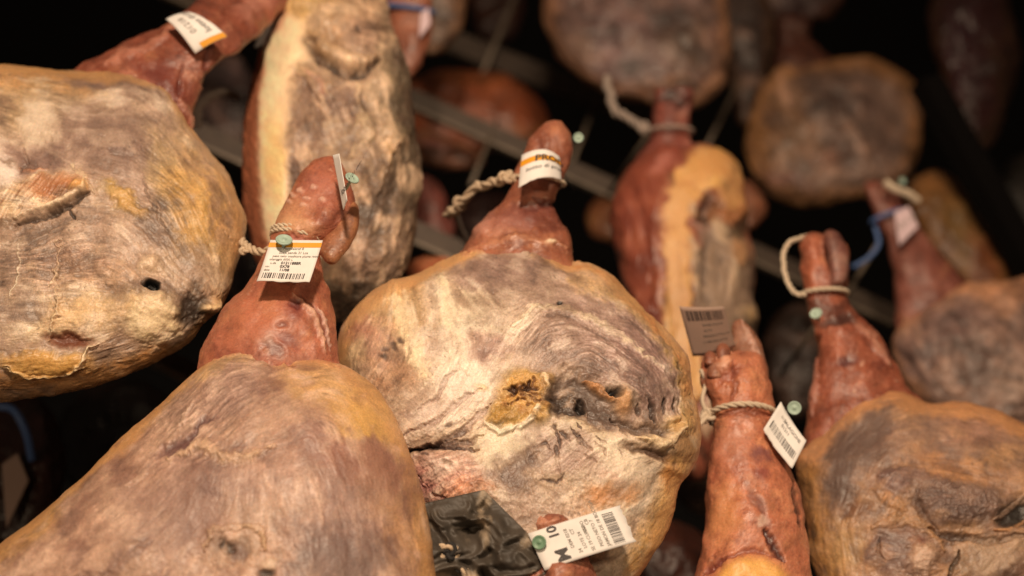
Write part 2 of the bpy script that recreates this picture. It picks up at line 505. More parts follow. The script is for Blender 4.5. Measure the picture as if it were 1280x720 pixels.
def rope_geo(pts, r, turns_per_r=0.11, strands=3, seg=7, n=None, jitter=0.0, mi=None):
    """twisted rope: strands winding round a smooth path"""
    P = catmull(pts, max(60, len(pts)*3))
    L = np.concatenate([[0], np.cumsum(np.linalg.norm(np.diff(P, axis=0), axis=1))])
    n = n or int(max(40, min(420, L[-1]/r*5)))
    u = np.linspace(0, L[-1], n); P = np.stack([np.interp(u, L, P[:, k]) for k in range(3)], 1)
    if jitter:
        rr = np.random.RandomState(int(abs(P[0, 0])*1e5) % 9999)
        P = P+catmull(rr.normal(0, jitter, (max(5, n//12), 3)), n)
    _, _, P, N, B = tube_geo(P, r, 4)
    out = []
    for s in range(strands):
        a = u/r*turns_per_r*2*np.pi+s*2*np.pi/strands
        Q = P+(np.cos(a)[:, None]*N+np.sin(a)[:, None]*B)*r*0.55
        v, f, *_ = tube_geo(Q, r*0.56, seg)
        out.append((v, f, (mi[s] if mi else 0)))
    return out


def rope(name, pts, r, mat, label=None, cat=None, group=None, parent=None, origin=None, extra=(), mats=None, mi=None, jitter=0.0, **kw):
    parts = rope_geo(pts, r, mi=mi, jitter=jitter, **kw)+list(extra)
    V, F, M = merge(parts)
    org = np.array(origin) if origin is not None else np.asarray(pts[0])
    o = mesh_obj(name, V, F, mat, parent, org, mats=mats, midx=M if mats else None)
    if label and cat: tag(o, label, cat, group)
    return o


def ring_path(lx, ly, rx, ry, Y, ratio=0.9, sag=0.0, off=0.0, n=40, grow=1.06, a0=0, a1=2*np.pi):
    """closed loop round a limb seen between the points l and r"""
    al = np.linspace(a0, a1, n)
    cx, cy = (lx+rx)/2, (ly+ry)/2; hx, hy = (rx-lx)/2*grow, (ry-ly)/2*grow
    hw = math.hypot(hx, hy); d = Y/math.cos(PITCH)/FPX
    out = []
    for a in al:
        x = cx+hx*math.cos(a); y = cy+hy*math.cos(a)-sag*math.sin(a)
        out.append(pt(x, y, Y, math.sin(a)*hw*ratio*d+off))
    return out


def knot_geo(c, r, seed=0):
    """small overhand knot: a trefoil tube"""
    t = np.linspace(0, 2*np.pi, 40)
    x = np.sin(t)+2*np.sin(2*t); y = np.cos(t)-2*np.cos(2*t); z = -np.sin(3*t)
    a = seed*1.3
    P = np.stack([x*math.cos(a)-y*math.sin(a), z, x*math.sin(a)+y*math.cos(a)], 1)*r*0.45+np.asarray(c)
    v, f, *_ = tube_geo(P, r*0.5, 8)
    return (v, f, 0)


# ------------------------------------------------------------------ paper tags
def text_mesh(s, bold=0.0):
    cu = bpy.data.curves.new('t', 'FONT'); cu.body = s; cu.size = 1.0; cu.offset = bold
    cu.align_x = 'LEFT'; cu.resolution_u = 3
    ob = bpy.data.objects.new('t', cu); COL.objects.link(ob)
    dg = bpy.context.evaluated_depsgraph_get()
    me = ob.evaluated_get(dg).to_mesh()
    V = np.array([v.co[:2] for v in me.vertices]) if len(me.vertices) else np.zeros((0, 2))
    F = [tuple(p.vertices) for p in me.polygons]
    ob.evaluated_get(dg).to_mesh_clear()
    bpy.data.objects.remove(ob); bpy.data.curves.remove(cu)
    return V, F


def make_tag(label, corners, Y, t, prints=(), bars=None, band=None, vband=None, pin=None, pin_mat=None, curl=0.0, paper=None,
             group='paper tags pinned to the hams', cat='paper tag', aspect=None, tcorn=(0, 0, 0, 0), wav=0.0, pin_r=0.0065, ink=None, curlv=0.0,
             pin_tilt=(0, 0)):
    """corners: TL, TR, BR, BL as the text reads; t: distance off the hanging plane"""
    ink = ink or M_INK; paper = paper or M_PAPER
    W = [pt(x, y, Y, t+tc) for (x, y), tc in zip(corners, tcorn)]
    TL, TR, BR, BL = W
    w = np.linalg.norm(TR-TL); hgt = np.linalg.norm(BL-TL)
    nrm = np.cross(TR-TL, TL-BL); nrm /= np.linalg.norm(nrm)
    if nrm@(CAM-TL) < 0: nrm = -nrm
    def S(u, v, lift=0.0):       # u to the right, v upward
        u = np.asarray(u, float); v = np.asarray(v, float)
        a = BL+(BR-BL)*u[..., None]; b = TL+(TR-TL)*u[..., None]
        p = a+(b-a)*v[..., None]
        bend = curl*(4*u*(1-u))+curlv*(4*v*(1-v))+wav*np.sin(u*5+1.0)*(1-v)
        return p+nrm*(bend+lift)[..., None]
    root = thing('paper_tag', label, cat, (TL+TR)/2, group)
    org = (TL+TR)/2
    # sheet with thickness, slightly uneven torn lower edge
    n = 14; U, Vv = np.meshgrid(np.linspace(0, 1, n), np.linspace(0, 1, n))
    rr = np.random.RandomState(int(corners[0][0]))
    low = (rr.rand(n)-.5)*0.03
    Vv2 = Vv+np.outer(1-np.linspace(0, 1, n), low)
    top = S(U, Vv2, 0.0002); bot = S(U, Vv2, -0.0002)
    V = np.vstack([top.reshape(-1, 3), bot.reshape(-1, 3)]); F = []
    N0 = n*n
    for i in range(n-1):
        for j in range(n-1):
            a = i*n+j; F.append((a, a+1, a+n+1, a+n)); F.append((N0+a, N0+a+n, N0+a+n+1, N0+a+1))
    for k in range(n-1):
        F.append((k, N0+k, N0+k+1, k+1)); a = (n-1)*n+k; F.append((a, a+1, N0+a+1, N0+a))
        a = k*n; F.append((a, a+n, N0+a+n, N0+a)); a = k*n+n-1; F.append((a, N0+a, N0+a+n, a+n))
    mesh_obj('sheet', V, F, paper, root, org, smooth=True)
    def quad(u0, v0, u1, v1, lift, k=8, q=4):
        uu, vv = np.meshgrid(np.linspace(u0, u1, k), np.linspace(v0, v1, q)); g = S(uu, vv, lift).reshape(-1, 3)
        f = [(i*k+j, i*k+j+1, (i+1)*k+j+1, (i+1)*k+j) for i in range(q-1) for j in range(k-1)]
        return g, f
    if band:
        v, f = quad(0.0, band[0], 1.0, band[1], 0.0004, 14); mesh_obj('colour_band', v, f, M_ORANGE, root, org)
    if vband:
        v, f = quad(vband[0], 0.0, vband[1], .75, 0.0006, 6, 14); mesh_obj('colour_band', v, f, M_ORANGE, root, org)
    if bars:
        u0, v0, u1, v1 = bars; parts = []; u = u0; rr = random.Random(int(corners[1][0]))
        while u < u1:
            wd = rr.choice([.008, .012, .018, .026]); parts.append(quad(u, v0, min(u+wd, u1), v1, 0.0005, 2))
            u += wd+rr.choice([.014, .018, .028])
        v, f, _ = merge(parts); mesh_obj('barcode', v, f, ink, root, org)
    dark = []; grey = []
    for s, u0, v0, size, kind in prints:      # size = letter height as a share of the sheet height
        tv, tf = text_mesh(s, 0.03 if kind == 'b' else 0.008)
        if not len(tv): continue
        sc = size/0.7
        uu = u0+tv[:, 0]*sc*hgt/w; vv = v0+tv[:, 1]*sc
        g = S(uu, vv, np.full(len(uu), 0.0005))
        (grey if kind == 'g' else dark).append((g, tf))
    if dark:
        v, f, _ = merge(dark); mesh_obj('printed_text', v, f, ink, root, org, smooth=False)
    if grey:
        v, f, _ = merge(grey); mesh_obj('faint_text', v, f, M_INK_GREY, root, org, smooth=False)
    if pin:
        # domed disc of a plastic pin with its stem
        c = pt(pin[0], pin[1], Y, t+(pin[2] if len(pin) > 2 else 0.006))
        a = CAM-c; a /= np.linalg.norm(a)
        a = a+np.array([pin_tilt[0], 0, pin_tilt[1]]); a /= np.linalg.norm(a)
        e1 = np.cross(a, [0, 0, 1.0]); e1 /= np.linalg.norm(e1); e2 = np.cross(a, e1)
        V = []; F = []; sg = 28
        prof = [(0.0, .0009), (.14, .0009), (.2, .0002), (.7, .0002), (.84, .0010), (.95, .0010), (1.0, .0005), (1.0, -.0003), (.85, -.0007), (.22, -.001), (.2, -.012), (0.0, -.0125)]
        for r_, z_ in prof:
            for j in range(sg):
                an = 2*math.pi*j/sg; V.append(c+(e1*math.cos(an)+e2*math.sin(an))*max(r_, .001)*pin_r+a*z_)
        for i in range(len(prof)-1):
            for j in range(sg):
                k = (j+1) % sg; F.append((i*sg+j, i*sg+k, (i+1)*sg+k, (i+1)*sg+j))
        mesh_obj('pin', np.array(V), F, pin_mat or M_PIN, root, org)
    return root


exec_order = []
del exec_order
# ================================================================== HAMS
TAN = (200, 164, 124); CREAM = (226, 198, 154); MAUVE = (164, 130, 108); DMAUVE = (126, 94, 76); GREY = (118, 94, 72)
YEL = (214, 158, 86); OCHRE = (190, 132, 62); WHITE = (240, 216, 180); BRICK = (178, 98, 70); PINK = (198, 134, 104)
DRED = (118, 56, 40); BLACK = (30, 22, 16); BROWN = (120, 84, 56)


def skin_base(s, base=BRICK, hi=(206, 128, 92), lo=(140, 68, 48), rough=0.36, bumps=1.0):
    base, hi, lo = [(c[0], c[1]*.985, c[2]*.94) for c in (base, hi, lo)]
    s.fill(base)
    n = s.noise(48, 3, 1); n2 = s.noise(14, 3, 2)
    s.mix(sstep(0, .8, n*.7+n2*.4), hi, .8); s.mix(sstep(0, .8, -n*.7-n2*.4), lo, .75)
    p = s.noise(4.0, 2, 4)
    s.mix(sstep(.35, .8, p), lo, .35); s.mix(sstep(.35, .8, -p), (222, 158, 120), .28)
    s.h += s.noise(40, 2, 6)*3.4*bumps+s.noise(15, 2, 7)*0.9*bumps+s.noise(5, 2, 8)*0.18*bumps
    r = s.noise(34, 3, 9, ang=15, ratio=2.2, ridged=True); m = sstep(.80, .99, r)*sstep(-.1, .6, s.noise(60, 1, 14))
    s.h -= m*1.2*bumps; s.mix(m, lo, .5)
    s.g[...] = rough+.08+s.noise(16, 2, 10)*0.14
    q = s.noise(22, 4, 15, gain=.65); s.c = s.c*(1+q[..., None]*.13)
    s.mix(sstep(.2, .9, s.noise(26, 4, 16, gain=.65)), (98, 44, 32), .42)          # dried dark blotches
    s.mix(sstep(.3, .9, s.noise(30, 3, 17)), (222, 152, 96), .40)                  # fat showing through
    wr = s.noise(7, 3, 18, ang=-5, ratio=4.5, ridged=True); m = sstep(.62, .97, wr)*sstep(-.2, .5, s.noise(40, 2, 19))
    s.h -= m*.9*bumps; s.mix(m, lo, .4); s.g += -.06*m
    pr = sstep(.5, .8, s.noise(2.4, 1, 20)); s.h -= pr*.25; s.c = s.c*(1-.10*pr[..., None])
    s.c *= .94
    # dried fat specks
    sp = sstep(.66, .88, s.noise(4.0, 1, 12))*sstep(.15, .6, s.noise(40, 2, 13)); s.mix(sp, (226, 188, 150), .45); s.h += sp*.25


ALLHAMS = 'cured hams hung from the rack'


def ham_root(label, px, py, Y):
    return thing('cured_ham', label, 'ham', pt(px, py, Y), ALLHAMS)


# ---------------------------------------------------------------- centre ham
YC = 1.066
hamC = ham_root('large pale mouldy ham in the centre with a crusty yellow knob and torn hollow', 650, 480, YC)
oC = np.array(hamC.location)
s = dome([(500, 348), (520, 341), (555, 326), (590, 310), (625, 304), (655, 302), (690, 312), (712, 326), (740, 330), (768, 347), (792, 370), (818, 396),
          (842, 420), (858, 452), (866, 492), (876, 530), (874, 562), (862, 588), (846, 606), (838, 650), (815, 700), (790, 735), (750, 775), (690, 800),
          (620, 790), (570, 740), (540, 690), (520, 640), (500, 600), (470, 560), (440, 510), (424, 470), (420, 440), (428, 410), (450, 378), (474, 358)],
         YC, T=0.066, Tb=0.06, rings=330, seg=1000, n=2.9, m=1.9, centre=(650, 510), seed=1)
s.fill(TAN)
s.mould([MAUVE, TAN, (208, 176, 138), WHITE], .9)
s.h += s.noise(110, 2, 1)*5+s.noise(40, 3, 2)*2.2
# yellow rind all round the upper rim
rim = s.LN([(422, 450), (432, 408), (455, 378), (500, 352), (560, 328), (600, 312), (655, 306), (715, 330), (770, 352), (815, 398), (850, 445), (864, 500), (872, 545)], 17, (205, 150, 92), .75, w=.8, taper=False)
s.LN([(440, 395), (480, 362), (540, 336)], 30, (212, 160, 98), .75, w=.8)
s.B(470, 400, 60, 52, -30, (206, 160, 106), .75)
s.B(452, 415, 32, 20, 0, (178, 128, 104), .6)
s.B(438, 452, 24, 34, 10, (214, 178, 124), .7)
s.B(485, 468, 34, 26, 30, (190, 136, 92), .6)
s.B(475, 440, 16, 22, 0, (176, 130, 104), .6)
# cream bands and tan bands
for a, wd in (([(494, 352), (500, 400), (516, 452), (530, 478)], 11), ([(552, 345), (556, 400), (574, 440), (590, 470)], 14)):
    s.LN(a, wd, (230, 200, 148), .85, h=1.4, w=.9)
s.LN([(516, 356), (522, 400), (512, 420)], 11, (176, 138, 92), .8, w=.8, h=-.8)
s.LN([(540, 360), (546, 420), (556, 452)], 10, (168, 134, 100), .75, w=.8, h=-.8)
s.B(548, 432, 22, 24, 0, (170, 138, 112), .6)
s.B(640, 335, 75, 26, -4, (142, 112, 98), .9, w=1.1, h=-1.2)
s.B(612, 352, 50, 18, 20, (158, 128, 108), .7, w=1.2)
s.B(672, 338, 14, 8, 15, (104, 82, 72), .8)
s.B(600, 395, 50, 34, 10, (222, 194, 150), .75)
s.B(585, 448, 46, 52, 0, (230, 206, 166), .85)
s.B(720, 372, 74, 26, 25, (176, 144, 118), .7, w=1.2)
s.B(650, 385, 60, 20, -10, (186, 156, 126), .6)
# big smooth grey mauve muscle on the right
m = s.B(758, 432, 100, 46, 30, (156, 124, 110), .92, h=4.0, w=.8)
s.B(700, 432, 56, 36, 10, (168, 138, 116), .75, w=.8)
s.B(812, 460, 42, 60, -25, (144, 112, 100), .9, h=3)
s.B(730, 450, 60, 22, 10, (132, 104, 90), .45, w=1.5)
s.B(795, 395, 60, 14, 42, (160, 128, 114), .8)
s.LN([(640, 408), (662, 388), (692, 384), (722, 392), (760, 410), (800, 440), (822, 465)], 6, (214, 184, 140), .85, h=2.2, w=.7)
s.LN([(650, 420), (672, 398), (700, 395), (740, 412), (790, 452)], 3, (126, 100, 86), .5, h=-1.5, w=.7)
s.LN([(770, 385), (812, 424), (842, 470), (852, 520)], 4, (122, 94, 82), .5, h=-1.6, w=.6)
s.LN([(716, 348), (780, 372), (830, 430), (852, 470), (862, 520)], 10, (206, 160, 104), .75, h=1.2, w=.9, taper=False)
s.LN([(835, 430), (852, 470), (858, 505), (862, 540)], 5, (180, 136, 78), .8, h=1.2, w=1.4, taper=False)
s.LN([(843, 440), (856, 478), (866, 520)], 2, (90, 70, 50), .7, h=-1.5, w=1.2, taper=False)
s.B(699, 378, 4.0, 2.6, 0, BLACK, 1.0, h=-2, w=.15)
s.B(615, 437, 32, 19, 12, (164, 120, 98), .85, w=.9)
s.B(604, 440, 14, 9, 12, (142, 100, 84), .7, w=.7)
for x, y in ((492, 432), (484, 440), (499, 427), (481, 447), (495, 438)):
    s.B(x, y, 5, 3.5, 30, (88, 66, 50), .75, w=.35, h=-.8)
s.streak(560, 520, 90, 70, -35, -38, 3.6, 12, dark=(148, 118, 98), light=(238, 216, 178), h=.9, k=.6, seed=1)
s.streak(660, 410, 50, 60, -50, -55, 3.2, 12, dark=(150, 122, 104), light=(222, 196, 160), h=.6, k=.5, seed=2)
s.streak(470, 490, 50, 60, 0, -28, 3.2, 9, dark=(160, 110, 80), light=(226, 190, 150), h=.7, k=.5, seed=3)
s.streak(760, 440, 100, 60, 30, 28, 3.4, 8, dark=(130, 100, 88), light=(186, 158, 134), h=.5, k=.4, seed=4)
s.streak(640, 350, 90, 50, 0, 35, 3.4, 8, dark=(130, 104, 92), light=(200, 172, 138), h=.5, k=.4, seed=5)
# folds between the rump and the shank muscles
for ps, wd, hh in (([(502, 545), (540, 528), (575, 500), (600, 488)], 4.5, -4), ([(498, 562), (530, 560), (580, 540), (600, 520), (612, 505)], 4.5, -4.5),
                   ([(520, 510), (545, 495), (560, 470), (575, 462)], 3.4, -2.8), ([(505, 565), (540, 557), (590, 553), (606, 545)], 5, -5)):
    s.LN(ps, wd, (104, 80, 70), .8, h=hh, w=.6)
s.LN([(496, 552), (535, 538), (580, 520), (600, 500)], 8, (224, 196, 160), .6, h=2.5, w=.6)
s.B(505, 522, 9, 7, 0, (128, 100, 82), .7); s.B(561, 532, 5, 3, -30, (70, 52, 44), .8, w=.3, h=-2)
# lean pink flap
fl = s.B(556, 600, 56, 36, -14, (198, 142, 114), .95, w=.5, h=5, soft=.35)
s.B(585, 612, 26, 18, -20, (204, 134, 88), .8, h=1.5); s.B(540, 600, 22, 18, 10, (180, 116, 98), .7)
s.B(545, 578, 38, 9, 4, (222, 180, 150), .75, h=2)
s.B(561, 578, 5, 3, 0, (80, 60, 50), .8, w=.3, h=-2); s.B(566, 580, 3.5, 3, 0, (80, 60, 50), .8, w=.3, h=-1.5); s.B(536, 570, 6, 2.5, 0, (110, 80, 66), .8, w=.3)
s.LN([(504, 565), (540, 559), (600, 562)], 3.5, (80, 56, 48), .9, h=-4, w=.4)
s.LN([(522, 590), (548, 618), (575, 628)], 3, (150, 96, 82), .7, h=-2.4, w=.7)
r = s.noise(11, 3, 41, ridged=True)*fl; s.h += r*1.0; s.mix(sstep(.6, .95, r), (150, 98, 80), .6)
# smooth fat below the knob
s.B(625, 556, 32, 24, 0, (228, 202, 154), .95, h=3, w=.5)
# crusty yellow knob: lumps inside a pale rim
cr = s.B(652, 500, 46, 33, -32, (208, 156, 84), .98, w=.45, h=6.5, soft=.3)
s.B(670, 486, 26, 20, -10, (214, 164, 90), .9, w=.4, h=3.2, soft=.4)
s.B(632, 522, 24, 15, 10, (196, 148, 70), .95, w=.5, h=2.0, soft=.4)
s.LN([(607, 530), (624, 541), (650, 536), (664, 526), (673, 508), (684, 496), (686, 482), (680, 472)], 4.0, (234, 206, 158), .95, h=2.5, w=.4, taper=False)
s.B(601, 485, 9, 5, 0, (216, 168, 92), .9, h=2.5, w=.2)
s.B(642, 490, 12, 5, -5, (88, 46, 24), .95, w=.5, h=-5.5); s.B(658, 487, 9, 4, 10, (110, 60, 28), .9, w=.5, h=-4)
s.B(626, 531, 14, 5, 0, (110, 88, 62), .7, w=.7)
r = s.noise(9, 3, 43, ridged=True); s.h += cr*r*1.5; s.mix(cr*sstep(.55, .95, -r), (160, 100, 44), .5); s.mix(cr*sstep(.6, .95, r), (238, 190, 110), .45)
s.LN([(640, 543), (652, 533), (668, 524)], 2, (110, 84, 64), .8, h=-2, w=.3)
# cavity and torn muscle right of the knob
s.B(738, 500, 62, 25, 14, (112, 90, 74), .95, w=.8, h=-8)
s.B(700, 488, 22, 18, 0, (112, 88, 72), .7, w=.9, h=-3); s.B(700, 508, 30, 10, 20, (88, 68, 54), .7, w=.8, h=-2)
s.LN([(730, 477), (752, 488), (768, 500)], 6.5, (196, 140, 86), .9, h=6, w=.3)
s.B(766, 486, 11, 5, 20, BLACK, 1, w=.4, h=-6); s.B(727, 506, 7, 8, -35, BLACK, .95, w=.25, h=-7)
s.LN([(718, 498), (730, 506), (734, 520)], 2.6, (214, 186, 150), .9, h=3.5, w=.2)
s.B(755, 518, 26, 12, 20, (120, 98, 84), .8, w=.7, h=3)
s.B(780, 502, 12, 17, -15, (206, 152, 98), .95, w=.25, h=9, soft=.7)
s.B(777, 498, 4, 5, 0, (238, 206, 160), .7, w=.2)
s.B(812, 492, 34, 34, 0, (142, 112, 98), .9, w=.6, h=6)
for p in ([(806, 498), (816, 518), (820, 528)], [(826, 500), (828, 520)], [(838, 496), (846, 520)]):
    s.LN(p, 3.4, (92, 72, 60), .7, h=-4, w=.4)
s.LN([(765, 520), (795, 536), (830, 540), (850, 528)], 9, (104, 82, 66), .85, h=-6, w=.5)
s.LN([(795, 545), (822, 550), (840, 556)], 7, (218, 182, 128), .95, h=5, w=.4)
s.B(826, 558, 7, 7, 0, (232, 200, 150), .9, h=3.5, w=.2); s.B(850, 532, 20, 13, -20, (206, 160, 100), .9, h=5, w=.4)
s.B(812, 565, 32, 9, 18, (110, 78, 54), .85, h=-5, w=.5); s.B(845, 572, 22, 12, 25, (124, 86, 56), .8, h=-3, w=.5)
s.B(858, 555, 16, 22, 0, (176, 126, 76), .8, w=.5)
# lower right
s.B(730, 548, 50, 26, 28, (222, 194, 146), .75, w=1.0); s.B(775, 562, 40, 22, 20, (218, 190, 148), .85, w=.8, h=2)
s.B(785, 605, 52, 34, -10, (206, 176, 138), .85, w=.8, h=3)
s.B(758, 620, 48, 14, -8, (206, 138, 82), .8, w=.8); s.B(762, 598, 16, 8, 0, (204, 138, 104), .5)
s.LN([(845, 585), (840, 620), (822, 660), (795, 705)], 20, (216, 160, 92), .9, w=.5, h=1, taper=False)
s.B(838, 600, 14, 18, 20, (202, 134, 72), .8, w=.5)
# scored dark patch in the middle
s.B(702, 566, 48, 30, 22, (150, 120, 104), .75, w=1.0)
for p in ([(692, 530), (700, 550), (698, 562)], [(712, 535), (722, 548), (726, 560)], [(722, 545), (732, 560), (740, 566)], [(742, 555), (752, 562), (756, 572)],
          [(694, 555), (697, 572), (700, 595)], [(676, 600), (696, 603), (706, 594)], [(744, 548), (758, 556)], [(690, 528), (694, 536)], [(720, 530), (726, 540)],
          [(668, 560), (682, 552), (690, 560)], [(660, 572), (675, 566)], [(775, 562), (780, 570)], [(700, 540), (712, 552)], [(730, 570), (745, 580)]):
    s.LN(p, 2.3, (88, 66, 56), .8, h=-2.0, w=.5)
s.B(668, 568, 20, 14, 0, (122, 98, 84), .7, w=1.3); s.B(712, 582, 26, 12, -20, (142, 100, 86), .6, w=.9)
s.streak(720, 570, 70, 40, 0, -40, 3.0, 9, dark=(140, 112, 92), light=(226, 200, 160), h=.8, k=.5, seed=6)
s.B(640, 625, 44, 40, 0, (166, 138, 112), .75, w=1.2); s.B(690, 640, 50, 26, 10, (178, 148, 120), .7, w=1.2)
s.B(634, 590, 24, 16, 0, (150, 124, 104), .7, w=1.2)
r = s.noise(12, 3, 47, ridged=True)*s.blobmask(680, 625, 100, 45, 0, .6); s.h += r*1.4; s.mix(sstep(.55, .9, -r), (120, 96, 78), .45); s.mix(sstep(.6, .9, r), (214, 188, 150), .35)
s.fibres([(470, 490, -48), (450, 420, -60), (520, 400, 80), (560, 520, -38), (520, 550, -25), (645, 435, -62), (660, 400, -40), (690, 385, -5), (745, 405, 24), (800, 440, 40), (840, 490, 62), (640, 340, 28), (600, 400, 60), (730, 360, 28), (760, 450, 30), (700, 450, -30), (740, 500, 10), (720, 575, -42), (780, 605, -32), (690, 640, 15), (560, 600, -35), (640, 590, 70), (640, 620, 20), (830, 640, -65), (620, 470, -60)], seed=1, h=.8, k=.24, smear=.5, spots=[(560, 520, 80, 50, -35), (680, 410, 60, 40), (720, 575, 60, 40), (760, 440, 80, 40, 30), (560, 600, 50, 30), (465, 500, 40, 60)])
s.grain(7, .4, crease=1.8, dirtk=.45)
s.rimfat((216, 156, 96), .91, .8, rgb2=(200, 130, 76))
s.LN([(428, 440), (440, 395), (480, 362), (530, 340), (590, 318)], 12, (216, 158, 98), .75, w=.5, g=.42)
s.B(447, 412, 26, 15, -30, (184, 122, 88), .6)
s.LN([(850, 600), (838, 640), (815, 685)], 14, (222, 162, 96), .8, w=.5, g=.42)
s.LN([(580, 318), (620, 305), (660, 303), (700, 314), (722, 326)], 5, (208, 142, 98), .7, w=.7, h=2)
s.B(588, 500, 44, 34, -35, (240, 212, 176), .55, w=1.0); s.B(580, 455, 30, 40, 0, (238, 208, 168), .5, w=1.0); s.B(628, 556, 34, 22, 0, (236, 206, 162), .75, w=.6)
s.B(525, 520, 30, 14, -35, (232, 202, 168), .5, w=.9)
s.LN([(507, 362), (512, 400), (524, 446), (540, 480)], 8, (238, 206, 156), .6, w=1.0); s.LN([(556, 352), (562, 400), (578, 440)], 9, (236, 206, 160), .6, w=1.0)
s.LN([(607, 530), (624, 541), (650, 536), (664, 526), (673, 508), (684, 496), (686, 482), (680, 472)], 3.4, (244, 214, 168), .9, h=2.2, w=.4, taper=False, soft=.5)
s.B(668, 487, 24, 17, -10, (216, 156, 84), .6, w=.5); s.B(634, 521, 20, 12, 10, (188, 136, 66), .6, w=.6); rr = random.Random(5)
for q in range(26):      # lumps of the crust
    a = rr.uniform(0, 6.28); d = rr.uniform(.15, 1); x, y = 654+34*d*math.cos(a), 500-20*d*math.cos(a)*.8+22*d*math.sin(a)
    s.B(x, y, rr.uniform(5, 10), rr.uniform(3.5, 7), rr.uniform(-60, 20), rr.choice([(226, 172, 98), (206, 148, 74), (190, 126, 66), (220, 176, 118)]), .55, w=.6, h=rr.uniform(1.2, 3.4), soft=.7)
for q in range(14):
    a = rr.uniform(0, 6.28); d = rr.uniform(.1, .9); x, y = 654+32*d*math.cos(a), 500-18*d*math.cos(a)*.8+20*d*math.sin(a)
    s.B(x, y, rr.uniform(3, 7), rr.uniform(1.5, 3), rr.uniform(-60, 20), (112, 66, 34), .7, w=.8, h=-rr.uniform(1.5, 3.2), soft=.6)
s.LN([(630, 490), (642, 486), (652, 492), (664, 486), (672, 488)], 4, (66, 36, 20), .9, w=.9, h=-3.5)
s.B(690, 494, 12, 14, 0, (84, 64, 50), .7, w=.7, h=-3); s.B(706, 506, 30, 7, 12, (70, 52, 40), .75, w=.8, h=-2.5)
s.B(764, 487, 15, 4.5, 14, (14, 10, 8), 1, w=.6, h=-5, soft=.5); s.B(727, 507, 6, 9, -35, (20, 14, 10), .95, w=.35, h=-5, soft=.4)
s.LN([(728, 476), (750, 486), (764, 497)], 5.5, (206, 142, 88), .85, h=3, w=.4); s.B(780, 503, 10, 15, -15, (216, 158, 102), .85, w=.3, h=4, soft=.6)
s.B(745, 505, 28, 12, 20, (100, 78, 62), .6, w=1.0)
s.B(812, 566, 34, 8, 18, (96, 66, 46), .7, w=.7, h=-3); s.LN([(798, 545), (822, 551), (842, 548), (856, 532)], 6, (232, 194, 142), .85, h=3, w=.6)
for p in ([(806, 500), (814, 516), (818, 528)], [(826, 502), (830, 520)], [(838, 498), (846, 518)], [(796, 506), (800, 520)]):
    s.LN(p, 3, (80, 60, 48), .7, h=-3, w=.5)
s.B(660, 572, 26, 16, 0, (110, 84, 68), .5, w=1.5); s.B(636, 598, 22, 14, 0, (120, 92, 76), .5, w=1.5)
s.B(780, 575, 40, 16, 22, (236, 204, 160), .6, w=1.0)
s.B(545, 500, 60, 30, -35, (242, 212, 178), .4, w=1.2)
s.B(740, 590, 60, 26, 10, (228, 194, 154), .4, w=1.2)
s.g += s.noise(20, 2, 99)*.08+.02
s.build('ham_body', M_MEAT, hamC, oC)

s = limb([(684, 150, 710, 152, .9), (664, 172, 716, 176), (652, 196, 712, 200), (644, 216, 704, 222), (640, 232, 696, 244), (628, 254, 694, 262), (606, 272, 700, 276),
          (590, 292, 710, 296), (575, 318, 716, 324, .7), (556, 350, 730, 360, .6), (545, 400, 740, 420, .5)], YC, n=230, seg=220, round0=16, seed=2, thick=.8, off=-.004)
skin_base(s, (172, 102, 72), (200, 132, 94), (138, 76, 56))
s.B(655, 268, 40, 12, -10, (126, 66, 52), .7, h=-2.5, w=.6); s.B(672, 256, 22, 6, 0, (110, 58, 46), .7, h=-3, w=.4)
s.B(606, 280, 14, 24, 30, (204, 142, 112), .7, h=2); s.LN([(580, 318), (620, 302), (660, 296), (706, 308)], 6, (206, 140, 96), .7, h=2, w=.8)
s.B(640, 280, 34, 12, -20, (206, 144, 112), .5, w=.8)
s.B(690, 276, 10, 14, 0, (116, 60, 44), .5, w=.8)
s.B(676, 178, 12, 12, 0, (146, 92, 72), .7, h=-3); s.H(690, 168, 14, 18, 20, 4); s.H(705, 296, 12, 26, 10, 5)
s.B(702, 160, 12, 12, 0, (196, 130, 92), .5)
s.LN([(668, 246), (700, 262)], 5, (120, 62, 46), .6, h=-3)
s.B(688, 302, 6, 3, 0, (236, 206, 158), .9, h=2, w=.1)
s.build('shank', M_SKIN, hamC, oC)

# ---------------------------------------------------------------- front left ham
YF = 1.0
hamF = ham_root('smooth mauve-brown ham in the lower left foreground, its shank wearing the sharp orange-banded label', 280, 600, YF)
oF = np.array(hamF.location)
s = dome([(205, 500), (240, 466), (275, 444), (305, 434), (332, 438), (350, 449), (385, 449), (425, 458), (455, 474), (480, 500), (500, 535), (517, 580), (530, 640),
          (537, 700), (540, 780), (530, 860), (480, 930), (380, 975), (250, 985), (110, 960), (0, 900), (-50, 820), (-50, 750), (-10, 690), (40, 650), (90, 610),
          (150, 555)], YF, T=0.072, Tb=0.06, rings=330, seg=1000, n=2.5, m=2.0, centre=(270, 700), seed=3)
s.fill((182, 138, 106))
s.mould([(140, 98, 78), (172, 126, 96), (190, 146, 112), (202, 158, 124)], .85)
s.h += s.noise(130, 2, 1)*6+s.noise(50, 3, 2)*2.0
s.B(290, 450, 80, 16, -20, (206, 160, 100), .7)
s.B(430, 500, 60, 40, 25, (212, 158, 90), .85, w=.8); s.B(455, 535, 40, 26, 30, (214, 160, 80), .85, w=.7)
s.B(395, 480, 60, 22, 5, (206, 156, 100), .7)
s.LN([(470, 490), (505, 550), (524, 620), (532, 720)], 16, (204, 148, 86), .85, w=.5, taper=False)
s.LN([(225, 480), (150, 552), (80, 615), (10, 672), (-40, 720)], 11, (212, 154, 84), .8, w=.5, taper=False)
